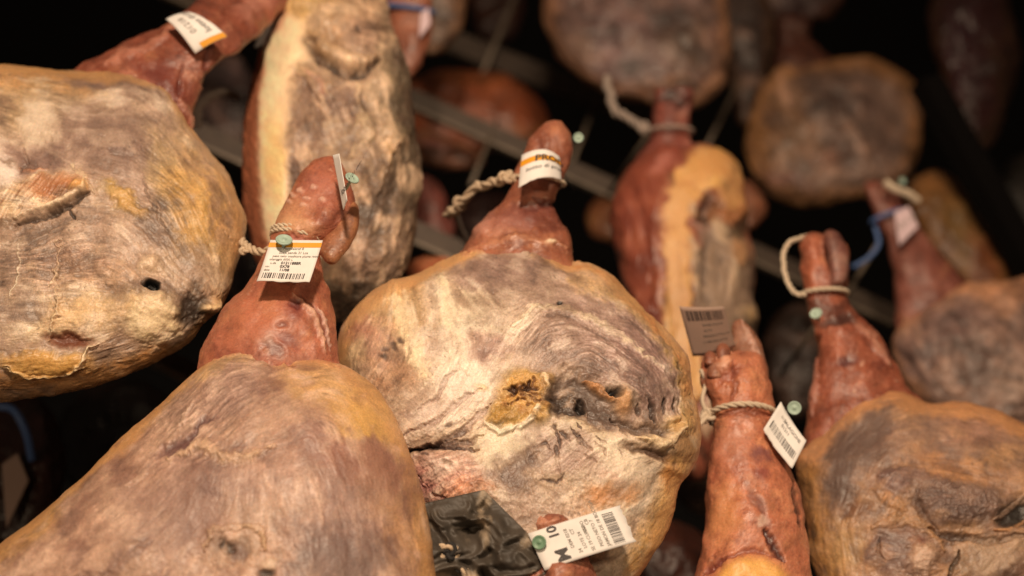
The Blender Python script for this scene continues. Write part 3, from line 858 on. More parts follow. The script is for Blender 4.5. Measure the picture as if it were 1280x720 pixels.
s.LN([(60, 645), (0, 695), (-40, 740)], 20, (206, 150, 84), .7, w=.5, taper=False)
s.B(290, 490, 50, 30, -35, (160, 126, 108), .7, w=1.0); s.B(235, 520, 34, 46, 40, (170, 134, 110), .6)
s.B(440, 575, 80, 32, 8, (156, 104, 78), .85, w=1.0); s.B(420, 548, 60, 12, 5, (160, 112, 90), .6, w=.8)
s.B(470, 580, 34, 24, 20, (146, 92, 74), .7, w=.8)
s.B(240, 630, 80, 60, -20, (158, 122, 106), .75, w=1.1); s.B(170, 660, 60, 50, 0, (176, 140, 114), .5)
s.B(225, 550, 40, 9, -38, (132, 94, 86), .8, w=.8, h=-2.0); s.B(245, 535, 22, 5, -38, (122, 84, 78), .7, w=.6, h=-1)
s.LN([(205, 575), (250, 555), (290, 570), (340, 560)], 8, (206, 162, 114), .7, w=.9, h=2.5)
s.LN([(160, 610), (200, 560), (240, 500)], 6, (204, 164, 128), .55, w=.9, h=2)
s.B(350, 600, 70, 40, 0, (180, 140, 116), .5, w=1.2); s.B(310, 640, 40, 26, 0, (192, 154, 118), .5)
s.B(440, 640, 50, 60, 0, (164, 122, 102), .7, w=1.0); s.B(430, 690, 60, 50, 0, (134, 100, 86), .7, w=1.0)
s.B(500, 660, 22, 60, -8, (190, 136, 84), .6)
s.B(365, 460, 7, 4, 20, (150, 88, 58), .9, h=-2.5, w=.2); s.LN([(355, 458), (363, 466), (374, 464)], 2.5, (206, 150, 100), .7, h=1.6)
# small bone hole with a puckered ring
s.B(290, 684, 46, 24, 0, (196, 150, 108), .85, w=.6, h=4); s.B(285, 686, 28, 17, 0, (140, 108, 84), .8, w=.7, h=-3)
s.B(284, 683, 8, 12, 10, (80, 64, 50), .85, w=.6, h=-4); s.LN([(252, 688), (262, 664), (295, 655), (325, 662), (332, 690)], 6, (206, 162, 112), .8, h=3.5, w=.7)
s.B(340, 706, 14, 8, 0, (206, 170, 128), .8, h=2, w=.4); s.B(335, 716, 10, 4, 0, (60, 48, 38), .8, h=-3, w=.3)
s.B(130, 700, 60, 20, 0, (196, 152, 118), .6, h=3, w=.9); s.B(380, 700, 24, 24, 0, (120, 92, 78), .6, w=.9)
s.streak(260, 540, 170, 110, -40, -42, 4.5, 12, dark=(140, 106, 92), light=(214, 174, 138), h=.8, k=.45, seed=1)
s.streak(400, 620, 150, 100, 0, 78, 5.0, 9, dark=(140, 102, 88), light=(200, 160, 128), h=.6, k=.4, seed=2)
s.streak(150, 650, 160, 90, -30, -35, 5.5, 10, dark=(146, 112, 96), light=(208, 170, 134), h=.7, k=.4, seed=3)
s.fibres([(260, 500, -44), (180, 600, -38), (350, 520, -22), (430, 560, 65), (480, 640, 82), (330, 620, 80), (230, 680, -60), (400, 480, 8), (300, 450, -8), (100, 680, -40), (400, 690, 85)], seed=2, k=.18, h=.6, smear=.55, film=(222, 180, 142), damp=(118, 78, 62), spots=[(250, 520, 110, 60, -40)])
s.grain(5, .35, crease=.5, dirtk=.15)
s.rimfat((210, 150, 92), .93, .8)
s.B(440, 585, 80, 26, 6, (150, 98, 72), .5, w=1.2)
s.B(430, 690, 60, 46, 0, (118, 84, 68), .5, w=1.2)
s.B(250, 640, 60, 40, 0, (150, 110, 88), .5, w=1.3)
s.B(455, 515, 50, 22, 30, (216, 160, 92), .5)
s.LN([(268, 452), (300, 440), (332, 442), (352, 454), (386, 454), (424, 462)], 5, (206, 138, 92), .7, h=2.4, w=.5)
s.LN([(300, 448), (330, 450), (350, 464)], 3, (150, 104, 78), .5, h=-1.2, w=.6)
s.LN([(208, 578), (246, 556), (292, 566), (336, 560)], 5, (216, 172, 128), .6, w=1.0, h=2)
s.B(228, 548, 34, 6, -38, (120, 76, 64), .6, w=.8, h=-1.5); s.B(380, 520, 60, 20, 0, (206, 160, 122), .4, w=1.3); s.B(470, 600, 30, 60, -10, (198, 148, 108), .4, w=1.2)
s.mix(sstep(.2, .9, s.noise(34, 4, 241, gain=.65)), (224, 178, 148), .45); s.mix(sstep(.3, .9, s.noise(40, 4, 243, gain=.65)), (122, 80, 66), .35)
s.build('ham_body', M_MEAT, hamF, oF)

s = limb([(404, 192, 432, 200, .8), (388, 204, 436, 222), (374, 218, 442, 244), (366, 236, 444, 270), (356, 254, 430, 288, .9), (348, 270, 414, 298, .95),
          (342, 288, 404, 304, .95), (334, 306, 400, 318), (318, 340, 404, 346, .85), (302, 364, 412, 366, .8), (278, 388, 420, 396, .75), (258, 424, 422, 432, .65),
          (246, 460, 428, 468, .55), (240, 500, 430, 510, .4)], YF, n=300, seg=260, round0=18, seed=4, thick=.85)
skin_base(s, (190, 112, 80), (212, 142, 100), (156, 84, 62), rough=.40, bumps=.8)
s.B(330, 395, 56, 40, -20, (204, 124, 84), .6, w=.7, h=2)
s.B(370, 380, 9, 8, 30, (96, 40, 32), .9, w=.5, h=-3.5); s.B(366, 386, 14, 12, 0, (140, 70, 56), .6, w=.6)
s.B(352, 405, 8, 5, 0, (140, 74, 54), .8, w=.4, h=-2); s.B(362, 424, 14, 9, 0, (146, 76, 62), .6, w=.6); s.B(340, 434, 14, 8, 20, (128, 90, 78), .7, w=.6, h=-2)
s.B(335, 424, 12, 9, 0, (196, 150, 124), .6, w=.6)
s.LN([(366, 368), (388, 384), (402, 410), (408, 440)], 5, (222, 176, 136), .7, h=3.2, w=.5); s.LN([(376, 366), (398, 392), (414, 436)], 3, (136, 72, 52), .7, h=-2.6, w=.4)
s.LN([(398, 385), (410, 410), (414, 440)], 3, (226, 190, 160), .6, h=2, w=.5)
s.B(384, 362, 14, 12, 0, (128, 66, 44), .6, w=.5, h=-2)
s.B(366, 262, 34, 20, -40, (214, 156, 106), .6, w=.5); s.B(372, 284, 30, 12, 15, (220, 164, 112), .7, w=.4, h=2.5)
s.B(396, 236, 26, 22, -50, (190, 116, 88), .7, w=.5)
for x, y in ((368, 244), (376, 236), (384, 246), (392, 232), (380, 256), (402, 248), (362, 252)):
    s.B(x, y, 4.5, 3.2, 0, (222, 172, 140), .7, h=1.6, w=.3)
s.B(352, 300, 40, 6, 10, (196, 116, 92), .6, h=-2)
s.H(404, 268, 18, 12, -50, 5)
s.build('shank', M_SKIN, hamF, oF)
# side toe (dewclaw) of the trotter
s = limb([(436, 250, 448, 254, 1), (430, 256, 450, 268, 1), (422, 266, 448, 284, 1), (414, 280, 442, 300, 1), (404, 296, 430, 318, 1), (396, 316, 416, 336, 1)], YF, n=80, seg=80, round0=12, round1=8, seed=5, thick=.8, off=.008)
skin_base(s, (176, 112, 74), (206, 140, 92), (140, 82, 56), bumps=.5)
s.build('toe', M_SKIN, hamF, oF)

# ---------------------------------------------------------------- upper left ham
YL = 1.05
hamL = ham_root('broad mouldy ham filling the left edge, with one small round black hole', 120, 290, YL)
oL = np.array(hamL.location)
s = dome([(-20, 86), (40, 84), (100, 84), (140, 84), (175, 92), (205, 108), (228, 140), (238, 160), (256, 180), (272, 202), (292, 232), (302, 266), (300, 305), (292, 345),
          (282, 378), (262, 408), (232, 434), (195, 456), (150, 474), (100, 488), (40, 496), (-40, 502), (-140, 490), (-210, 430), (-240, 300), (-200, 180), (-120, 105)],
         YL, T=0.075, Tb=0.06, rings=340, seg=1050, n=3.0, m=1.9, centre=(60, 290), seed=6)
s.fill((190, 152, 112))
s.mould([(140, 112, 96), (172, 140, 112), (190, 154, 116), (206, 172, 126)], .85)
s.h += s.noise(120, 2, 1)*6+s.noise(42, 3, 2)*2.6
s.LN([(-60, 98), (60, 95), (130, 96)], 22, (206, 146, 84), .8, w=.6, taper=False)
s.B(60, 130, 80, 30, 0, (204, 160, 104), .7); s.B(50, 150, 26, 40, 10, (222, 190, 146), .8, w=.8, h=1.5)
s.B(150, 100, 70, 10, 6, (116, 92, 84), .8, w=.5, h=-1); s.B(180, 112, 44, 16, 15, (130, 106, 88), .8, w=.6)
s.LN([(195, 100), (222, 140), (236, 172)], 6, (196, 150, 104), .8, h=2, w=.4)
s.B(130, 160, 80, 42, 15, (152, 124, 104), .8, w=1.0); s.B(140, 200, 60, 34, 20, (158, 128, 108), .7, w=1.0)
s.B(140, 172, 30, 16, 30, (120, 94, 82), .6, w=1.2)
s.B(40, 205, 56, 22, 20, (138, 106, 92), .85, w=.9, h=-1.5); s.B(10, 160, 44, 26, 0, (184, 150, 112), .6)
s.B(75, 195, 26, 16, 45, (126, 96, 84), .6, w=.9)
s.B(240, 260, 42, 90, -20, (204, 152, 88), .85, w=.9); s.B(262, 290, 26, 60, -12, (212, 158, 84), .8, w=.7)
s.B(205, 215, 22, 50, -10, (198, 160, 108), .7, w=.9); s.B(218, 228, 20, 18, 0, (212, 156, 80), .7, w=.6)
s.B(285, 290, 14, 50, -5, (176, 128, 88), .6); s.LN([(255, 200), (266, 260), (262, 300)], 8, (170, 130, 100), .5, w=1.0)
s.B(250, 330, 30, 30, 0, (150, 118, 92), .6, w=1.0)
# torn white and copper membrane on the left
s.B(5, 215, 22, 22, 0, (226, 200, 166), .9, w=.5, h=4, soft=.4)
m = s.B(40, 248, 66, 26, -16, (212, 170, 122), .9, w=.6, h=4, soft=.4)
s.B(80, 238, 32, 14, -18, (196, 132, 82), .85, w=.5, h=1.5)
s.B(98, 236, 14, 7, -20, (214, 158, 88), .9, h=3, w=.3)
s.LN([(20, 275), (55, 262), (85, 250), (106, 238), (108, 228)], 3.6, (228, 198, 152), .9, h=3, w=.3)
s.LN([(20, 282), (58, 270), (92, 254), (112, 240)], 4, (92, 72, 56), .85, h=-5, w=.4)
s.LN([(24, 208), (40, 214), (60, 212)], 3.4, (204, 140, 96), .9, h=2.6, w=.4); s.LN([(26, 218), (36, 200), (28, 180)], 2.6, (120, 90, 74), .8, h=-2.5, w=.5)
s.B(12, 200, 12, 3, 0, (60, 46, 38), .8, h=-2, w=.5)
st = s.noise(3.3, 2, 55, -55, 9)*m; s.h += st*1.3; s.mix(sstep(.1, .6, -st), (160, 108, 70), .7); s.mix(sstep(.1, .6, st), (236, 206, 162), .6)
s.LN([(90, 205), (112, 232), (122, 244)], 3, (214, 180, 134), .8, h=2, w=.8)
s.B(150, 240, 26, 8, 25, (206, 158, 82), .85, w=.8, h=2); s.B(165, 254, 24, 10, 40, (196, 152, 86), .7, w=.9, h=1.5)
s.B(190, 262, 24, 36, 20, (128, 102, 82), .7, w=1.0); s.LN([(175, 215), (188, 250), (205, 290)], 3, (106, 84, 66), .6, h=-2, w=1.0)
s.B(60, 300, 120, 34, -8, (178, 142, 110), .8, w=1.0)
s.B(60, 290, 80, 10, -14, (106, 84, 68), .6, w=1.0, h=-1)
s.LN([(86, 262), (92, 270), (96, 276)], 2.4, (58, 44, 36), .9, h=-3, w=.3)
s.B(80, 325, 60, 14, 0, (150, 108, 84), .6, w=.9); s.B(120, 330, 40, 12, 0, (160, 120, 92), .5, w=.9)
s.B(30, 390, 40, 24, 0, (124, 100, 82), .75, w=.9); s.B(10, 330, 20, 30, 20, (132, 104, 84), .5)
s.B(120, 385, 70, 30, 0, (214, 172, 116), .85, w=.8, h=3); s.B(55, 415, 40, 12, 0, (214, 178, 126), .8, w=.6)
s.B(195, 400, 36, 30, 0, (226, 196, 140), .95, w=.6, h=5); s.B(188, 385, 26, 12, 10, (226, 190, 140), .8, w=.5, h=2)
s.B(120, 340, 60, 22, 0, (196, 146, 102), .5, w=1.0)
s.B(84, 424, 30, 9, 6, (134, 76, 48), .95, w=.4, h=-5)
s.LN([(70, 360), (72, 385), (66, 412), (58, 425)], 3.5, (226, 190, 140), .7, h=3, w=.8); s.LN([(62, 358), (70, 344), (76, 330)], 3, (230, 196, 150), .8, h=2.5, w=.6)
s.LN([(24, 300), (24, 345), (12, 370)], 1.8, (234, 208, 164), .8, h=1.5, w=.5)
s.B(60, 452, 56, 15, 0, (216, 162, 86), .95, w=.5, h=5, soft=.4)
s.LN([(8, 455), (40, 468), (80, 468), (100, 455), (110, 432), (122, 430)], 2.6, (236, 206, 150), .9, h=3, w=.5)
s.LN([(-60, 478), (60, 476), (140, 462), (200, 440)], 14, (176, 118, 62), .85, w=.4, taper=False)
s.B(130, 440, 44, 14, -20, (150, 116, 88), .75, w=.9)
s.streak(60, 320, 140, 70, 0, -8, 3.2, 12, dark=(128, 100, 80), light=(214, 176, 130), h=.8, k=.5, seed=1)
s.streak(150, 440, 80, 30, -20, -24, 3.2, 10, dark=(130, 98, 74), light=(220, 180, 128), h=.8, k=.5, seed=2)
s.streak(150, 160, 90, 60, 0, -20, 3.2, 7, dark=(126, 100, 86), light=(196, 164, 132), h=.7, k=.45, seed=3)
s.streak(250, 280, 50, 100, -15, 72, 4.0, 9, dark=(160, 118, 78), light=(220, 176, 112), h=.6, k=.4, seed=4)
s.B(188, 327, 12, 9, 10, (206, 168, 124), .8, w=.4, h=3); s.B(189, 357, 20, 12, 0, (160, 130, 104), .7, w=.5, h=2)
s.B(189, 358, 9, 7.5, 0, (12, 9, 7), 1.0, w=.22, h=-9, soft=.3)
s.B(240, 388, 28, 24, 0, (70, 54, 40), .8, w=.8, h=-4); s.B(262, 384, 13, 9, -20, (226, 186, 128), .95, w=.35, h=7)
s.B(250, 365, 24, 12, 30, (96, 76, 58), .7, w=.8, h=-2)
s.fibres([(130, 150, -15), (200, 130, 35), (250, 260, 70), (230, 200, 55), (160, 230, 15), (60, 300, -14), (60, 345, -2), (120, 390, 2), (140, 440, -26), (200, 400, 25), (50, 200, 25), (20, 130, 10), (280, 320, 85), (190, 300, 60), (240, 350, 50), (60, 470, -2)], seed=3, h=.9, k=.28, smear=.5, spots=[(60, 330, 120, 46), (40, 250, 70, 26), (140, 440, 60, 30), (200, 250, 40, 60)])
s.grain(7, .45, crease=2.0, dirtk=.45)
s.rimfat((204, 146, 86), .92, .7)
s.B(195, 402, 34, 26, 0, (236, 200, 146), .8, w=.8, h=2, soft=.8); s.B(120, 384, 60, 18, 0, (228, 182, 124), .5, w=1.0)
s.B(60, 453, 54, 14, 0, (222, 164, 88), .85, w=.6, h=2, g=.4); s.LN([(8, 458), (40, 470), (80, 469), (100, 456), (110, 434), (122, 430)], 2.4, (244, 212, 160), .9, h=2.5, w=.5)
s.B(84, 424, 28, 8, 6, (128, 70, 44), .8, w=.6, h=-3)
s.B(6, 214, 24, 20, 0, (242, 212, 176), .8, w=.6, h=2, g=.35); s.LN([(20, 276), (55, 263), (85, 251), (106, 239), (108, 228)], 3, (238, 204, 156), .85, h=2.5, w=.3)
s.B(60, 235, 30, 10, -14, (186, 112, 66), .6, w=.7); s.B(100, 236, 12, 6, -20, (222, 158, 88), .8, h=2, w=.4)
s.LN([(20, 284), (58, 272), (92, 257), (112, 243)], 3.5, (70, 52, 40), .8, h=-4, w=.4)
s.mix(sstep(.1, .9, s.noise(50, 4, 261, gain=.6))*sstep(160, 60, np.abs(s.x-110)*.6+np.abs(s.y-300)*.4), (226, 190, 150), .45)
s.B(190, 358, 10, 8, 10, (8, 6, 5), 1.0, w=.45, h=-6, soft=.35); s.B(186, 330, 12, 8, 0, (228, 190, 144), .6, w=.7, h=2)
s.B(242, 390, 24, 20, 0, (60, 44, 32), .7, w=.9, h=-3); s.B(264, 384, 12, 7, -20, (236, 194, 136), .9, w=.5, h=4)
s.B(50, 152, 22, 34, 10, (232, 200, 158), .6, w=1.0); s.B(140, 170, 60, 30, 20, (134, 104, 84), .35, w=1.4)
s.B(166, 252, 22, 9, 35, (212, 158, 86), .7, w=.9, h=2)
s.LN([(72, 300), (70, 340), (74, 385), (66, 412)], 2.4, (238, 200, 152), .6, h=2.2, w=1.0)
s.build('ham_body', M_MEAT, hamL, oL)

s = limb([(372, -70, 400, -46, .9, -.12), (336, -46, 382, -6, .9, -.12), (290, -30, 350, 20, .9, -.10), (252, -6, 322, 46, .9, -.05), (226, 18, 290, 68, .9, -.02), (196, 36, 268, 84, .85), (160, 52, 252, 108, .8),
          (125, 68, 244, 140, .7), (96, 84, 238, 176, .6), (80, 110, 226, 210, .5), (70, 150, 210, 250, .4)], YL, n=260, seg=220, round0=14, seed=7, thick=.8, off=-.006)
skin_base(s, (164, 92, 66), (206, 136, 102), (118, 58, 42), rough=.36)
s.B(205, 100, 46, 16, 30, (120, 52, 40), .6, w=.7); s.LN([(130, 80), (180, 60), (225, 30)], 7, (204, 136, 102), .7, h=3, w=.6)
s.LN([(222, 120), (240, 150), (236, 170)], 5, (206, 150, 118), .6, h=3, w=.5); s.LN([(228, 80), (222, 130)], 4, (106, 48, 36), .6, h=-3)
s.B(320, 10, 26, 12, -20, (206, 140, 110), .6, h=3, w=.6); s.LN([(262, 50), (256, 90), (250, 130)], 4, (120, 62, 48), .6, h=-3)
s.build('shank', M_SKIN, hamL, oL)

# ---------------------------------------------------------------- upright ham with the fat edge behind
YU = 1.17
hamU = ham_root('tall ham seen side on with a broad fat stripe down its left edge', 415, 190, YU)
oU = np.array(hamU.location)
s = dome([(352, 0), (372, -34), (410, -50), (446, -40), (470, -10), (484, 24), (500, 60), (512, 90), (518, 130), (521, 180), (522, 240), (518, 290), (508, 330), (490, 362),
          (466, 384), (440, 398), (410, 402), (376, 392), (345, 366), (325, 330), (312, 290), (305, 240), (303, 190), (306, 140), (314, 100), (322, 70), (338, 30)],
         YU, T=0.075, Tb=0.07, rings=260, seg=800, n=2.6, m=2.0, centre=(412, 190), seed=8)
s.fill((178, 142, 104))
s.mould([(116, 90, 72), (160, 126, 96), (188, 150, 108), (206, 168, 118)], .9)
s.h += s.noise(70, 2, 1)*6+s.noise(24, 3, 2)*3
s.B(346, 25, 18, 22, 20, (206, 140, 106), .8, w=.4, g=.4)
s.B(385, 10, 50, 34, 0, (214, 168, 102), .85, w=.6, h=3); s.B(440, 30, 40, 44, 20, (196, 150, 106), .8, w=.7, h=7)
s.B(452, 44, 26, 24, 20, (168, 130, 102), .6, w=.7); s.B(410, 60, 30, 14, 30, (176, 130, 84), .6, w=.6)
s.B(446, 41, 5, 3, 20, (90, 66, 50), .8, w=.3, h=-2)
s.LN([(378, 50), (400, 72), (430, 92), (460, 86), (478, 74)], 7, (76, 56, 40), .9, h=-9, w=.5)
s.LN([(388, 40), (410, 66), (440, 78), (470, 70)], 9, (204, 160, 110), .7, h=5, w=.5)
s.LN([(360, 70), (392, 92), (416, 118), (440, 150)], 9, (206, 162, 114), .7, h=3, w=.8)
s.LN([(352, 82), (380, 100), (396, 130), (402, 170)], 5, (132, 96, 72), .7, h=-4, w=.8)
s.LN([(386, 88), (400, 100), (408, 125)], 5, (180, 124, 98), .6, w=.6)
s.B(385, 150, 26, 50, 10, (144, 110, 86), .6, w=.9); s.B(430, 135, 22, 30, 0, (124, 96, 80), .7, w=1.0, h=-2)
s.LN([(445, 100), (450, 140), (462, 170), (440, 195)], 9, (222, 184, 134), .8, h=3, w=1.0); s.B(470, 110, 30, 18, 0, (206, 166, 122), .8, w=.6, h=3)
s.B(492, 170, 16, 18, 0, (214, 162, 96), .9, w=.5, h=5); s.LN([(494, 180), (480, 210), (470, 240)], 7, (206, 160, 108), .8, h=4, w=.7)
s.B(500, 120, 26, 60, 0, (112, 92, 66), .8, w=.6); s.B(512, 200, 18, 90, 0, (106, 86, 62), .85, w=.5)
s.B(360, 225, 24, 34, 20, (116, 86, 70), .85, w=.6, h=-3)
r = s.noise(8, 3, 61, ridged=True); mm = s.blobmask(360, 225, 26, 36, 20, .4); s.h += r*mm*2; s.mix(mm*sstep(.3, .9, r), (176, 136, 104), .5)
s.B(470, 290, 44, 70, 0, (136, 106, 80), .7, w=.9); s.B(460, 260, 16, 50, 20, (84, 64, 48), .7, w=.9, h=-4); s.B(490, 240, 10, 60, 15, (96, 76, 56), .7, w=.7, h=-3)
s.B(445, 310, 18, 40, 15, (190, 148, 112), .7, w=1.0, h=3); s.B(440, 370, 50, 26, 0, (86, 68, 50), .8, w=.7)
s.streak(410, 170, 90, 130, 0, 62, 5, 7, dark=(112, 84, 66), light=(220, 182, 134), h=1.6, k=.6, seed=1)
s.streak(480, 280, 50, 110, 0, 110, 5, 8, dark=(88, 68, 50), light=(186, 150, 110), h=1.6, k=.6, seed=2)
s.fibres([(345, 150, 85), (400, 120, 55), (440, 170, 60), (420, 230, 75), (480, 280, 105), (440, 40, 10), (380, 90, 40), (470, 120, 80)], seed=4, h=1.1, k=.2, smear=.7, film=(226, 184, 138), damp=(88, 62, 44))
s.grain(8, .5, crease=1.6, dirtk=.4)
m = s.linemask([(362, 40), (346, 80), (338, 130), (332, 190), (335, 250), (345, 310), (366, 360)], 34, .5, .3, False); s.h *= (1-.8*m)
s.LN([(362, 40), (346, 80), (341, 130), (340, 190), (343, 250), (352, 310), (372, 360)], 23, (250, 206, 150), .98, w=.3, h=2.5, taper=False, soft=.45, g=.42)
s.B(358, 66, 30, 24, -10, (246, 206, 150), .97, w=.35, h=3, soft=.5, g=.42); s.B(343, 200, 14, 60, 0, (240, 188, 110), .6, w=.5)
s.LN([(318, 70), (310, 120), (308, 200), (312, 270), (326, 330), (352, 384)], 18, (204, 120, 78), .95, w=.3, taper=False, soft=.5, g=.36)
s.B(343, 22, 16, 26, 20, (208, 138, 100), .85, w=.4, g=.4)
s.c *= (1+s.noise(18, 3, 95)*.07)[..., None]
s.build('ham_body', M_MEAT, hamU, oU)

# ---------------------------------------------------------------- red and yellow ham right of centre
YR = 1.42
hamR = ham_root('ham with glossy red rind, yellow fat stripe and furrowed grey face right of centre', 855, 290, YR)
oR = np.array(hamR.location)
s = dome([(792, 206), (812, 190), (846, 180), (882, 179), (904, 188), (924, 208), (930, 236), (934, 270), (940, 310), (944, 350), (944, 385), (946, 405), (942, 450), (930, 500), (910, 560),
          (880, 600), (850, 590), (825, 530), (805, 460), (790, 400), (775, 340), (766, 300), (764, 262), (772, 232)], YR, T=0.07, Tb=0.07, rings=240, seg=720, n=2.4, m=2.0, centre=(855, 330), seed=9)
s.fill((160, 88, 60)); n = s.noise(36, 3, 1); s.mix(sstep(0, .7, n), (178, 104, 72), .7); s.mix(sstep(0, .7, -n), (132, 68, 46), .7)
s.h += s.noise(50, 2, 2)*3; s.g[...] = .38
s.B(835, 200, 22, 12, -20, (196, 124, 104), .6, w=.5)
s.LN([(795, 350), (812, 380), (830, 400)], 14, (150, 70, 60), .5)
s.LN([(905, 205), (878, 215), (850, 236), (836, 262), (838, 310), (842, 360), (850, 420), (860, 480)], 26, (236, 178, 102), .98, w=.45, taper=False, g=.5, soft=.25, h=1.5)
s.B(895, 205, 34, 26, 10, (218, 160, 84), .98, w=.4, g=.5, soft=.3); s.B(915, 240, 18, 30, 0, (216, 160, 88), .95, w=.4, g=.5)
s.LN([(826, 300), (832, 350), (838, 400)], 5, (236, 190, 130), .7, w=.4, taper=False)
m = s.blobmask(905, 360, 42, 100, -3, .25, .5); s.mix(m, (150, 120, 90), .97); s.g = s.g*(1-m)+.62*m; s.h -= m*1.0
m = s.blobmask(930, 450, 40, 120, -3, .25, .5); s.mix(m, (150, 118, 88), .97)
s.B(888, 242, 18, 7, -10, (150, 96, 66), .9, w=.5, h=-2); s.B(892, 262, 22, 16, 0, (132, 80, 44), .9, w=.6, h=-5); s.B(880, 255, 8, 14, 0, (86, 60, 42), .7, w=.6, h=-3)
s.B(912, 262, 14, 14, 0, (168, 108, 62), .8, w=.5, h=3); s.B(924, 285, 12, 20, 0, (96, 72, 44), .8, w=.5)
s.B(924, 315, 14, 16, 0, (196, 138, 86), .8, w=.5, h=4); s.B(936, 395, 14, 14, 0, (206, 162, 106), .9, w=.4, h=4)
s.streak(905, 370, 46, 100, -3, 78, 5, 6, dark=(96, 74, 56), light=(196, 162, 122), h=2.6, k=.75, seed=1)
s.fibres([(900, 300, 60), (905, 350, 85), (915, 420, 80), (890, 400, 95)], seed=6, h=3.0, k=.2, smear=.85, base=.1, film=(200, 164, 122), damp=(78, 56, 40), spots=[])
rind = s.blobmask(795, 300, 46, 190, 4, .2, .25); s.mix(rind, (160, 84, 58), .95); s.g = s.g*(1-rind)+.34*rind
s.mix(rind*sstep(0, .7, s.noise(30, 3, 1)), (184, 106, 72), .6); s.mix(rind*sstep(0, .7, -s.noise(30, 3, 1)), (128, 62, 44), .6)
s.B(832, 196, 34, 16, -22, (158, 80, 56), .95, w=.5, g=.36); s.B(828, 206, 18, 8, -30, (204, 134, 108), .6, w=.5)
fat = [(905, 206), (884, 212), (862, 226), (850, 248), (846, 280), (846, 320), (849, 370), (854, 430), (860, 490)]
m = s.linemask(fat, 26, .5, .5, False); s.h *= (1-.7*m)
s.LN(fat, 17, (222, 160, 92), .97, w=.7, taper=False, g=.42, soft=.5, h=1.5)
s.B(893, 204, 34, 20, 12, (218, 154, 88), .96, w=.7, g=.42, soft=.45); s.B(916, 232, 15, 24, -10, (206, 146, 88), .9, w=.7, g=.45, soft=.6)
s.B(852, 400, 14, 60, 2, (206, 148, 84), .7, w=.8); s.B(838, 262, 9, 30, 10, (226, 172, 112), .5, w=.8)
s.mix(sstep(.1, .8, s.noise(20, 3, 231))*m, (196, 128, 72), .5); s.mix(sstep(.1, .8, -s.noise(20, 3, 231))*m, (236, 186, 124), .4)
s.B(892, 262, 18, 14, 0, (140, 88, 52), .9, w=.8, h=-4); s.B(884, 250, 12, 6, -20, (104, 62, 44), .8, w=.8, h=-2); s.B(882, 272, 7, 10, 0, (70, 46, 32), .7, w=.7, h=-2); s.B(914, 268, 13, 15, 0, (176, 112, 66), .8, w=.8, h=3)
s.B(895, 350, 18, 50, 0, (178, 142, 106), .5, w=1.2); s.B(920, 390, 16, 40, 0, (186, 150, 114), .5, w=1.2); s.B(878, 330, 9, 50, 0, (104, 76, 54), .6, w=1.0, h=-1.5)
s.LN([(848, 300), (852, 360), (858, 420)], 2.5, (190, 128, 70), .5, w=.8)
s.build('ham_body', M_SKIN, hamR, oR)
s = limb([(816, 108, 866, 108, .8), (816, 120, 866, 122, .8), (815, 150, 862, 152, .9), (810, 176, 864, 178, .9), (796, 196, 880, 196, .8), (785, 230, 900, 230, .6)], YR, n=120, seg=120, round0=8, seed=10, off=-.01)
skin_base(s, (150, 80, 62), (190, 122, 98), (112, 54, 42), bumps=.7)
s.B(840, 124, 22, 8, 0, (60, 32, 24), .85, h=-3); s.B(850, 140, 8, 14, 0, (204, 150, 124), .5)
s.build('shank', M_SKIN, hamR, oR)

# ---------------------------------------------------------------- slim shank front right
YS = 1.13
hamS = ham_root('slim reddish ham shank rising at lower right, ringed with cream string above yellow fat', 940, 600, YS)
oS = np.array(hamS.location)
s = limb([(884, 442, 940, 436, .7), (876, 456, 954, 452, .8), (875, 474, 960, 474, .85), (884, 494, 966, 494, .9), (890, 512, 968, 512, .95), (892, 530, 966, 528, .95),
          (888, 560, 972, 556, .9), (884, 600, 990, 592, .85), (882, 640, 1002, 628, .8), (876, 690, 1010, 680, .75), (862, 740, 1018, 735, .7), (840, 820, 1020, 810, .7),
          (820, 900, 1010, 900, .7)], YS, n=330, seg=280, round0=22, round1=24, seed=11)
skin_base(s, (198, 122, 86), (222, 150, 104), (156, 86, 62), rough=.36, bumps=.9)
s.B(905, 640, 20, 40, 5, (208, 140, 84), .7, w=.7); s.B(915, 560, 22, 30, 0, (190, 126, 92), .6)
s.B(950, 568, 16, 9, 0, (124, 74, 66), .7, w=.6); s.B(952, 590, 10, 8, 0, (140, 70, 56), .6, w=.4)
s.B(946, 630, 8, 24, -30, (120, 78, 66), .6, w=.6, h=-2)
s.B(948, 648, 12, 8, 0, (206, 176, 150), .6, w=.9)
s.LN([(955, 660), (968, 684), (980, 700)], 6, (74, 36, 30), .9, h=-5, w=.4); s.LN([(890, 708), (910, 698), (940, 688), (975, 695)], 4, (136, 70, 50), .8, h=-3, w=.5)
s.LN([(880, 715), (905, 700)], 6, (122, 58, 44), .7, h=-3)
s.B(940, 736, 48, 40, 0, (222, 162, 84), .97, w=.25, h=4, soft=.25, g=.45)
s.LN([(990, 600), (996, 630), (1002, 660)], 4, (70, 40, 28), .7, h=-3)
s.B(905, 470, 26, 18, 0, (184, 112, 74), .5); s.B(900, 450, 14, 7, 0, (222, 176, 136), .5, h=3); s.B(920, 462, 12, 10, 0, (150, 82, 60), .6, h=-4)
s.H(900, 486, 16, 14, 0, 5); s.H(938, 482, 18, 20, 0, 5); s.LN([(916, 450), (920, 480), (914, 500)], 4, (120, 62, 42), .6, h=-4)
s.LN([(892, 522), (930, 512), (966, 520)], 5, (130, 72, 50), .6, h=-4)
s.build('ham_body', M_SKIN, hamS, oS, gain=1.15)
s = limb([(916, 398, 930, 400, .8), (914, 412, 938, 408, .8), (914, 430, 950, 424, .8), (912, 452, 958, 446, .8), (914, 476, 962, 472, .8), (920, 500, 960, 500, .8)], YS, n=80, seg=90, round0=12, round1=8, seed=12, off=-.012)
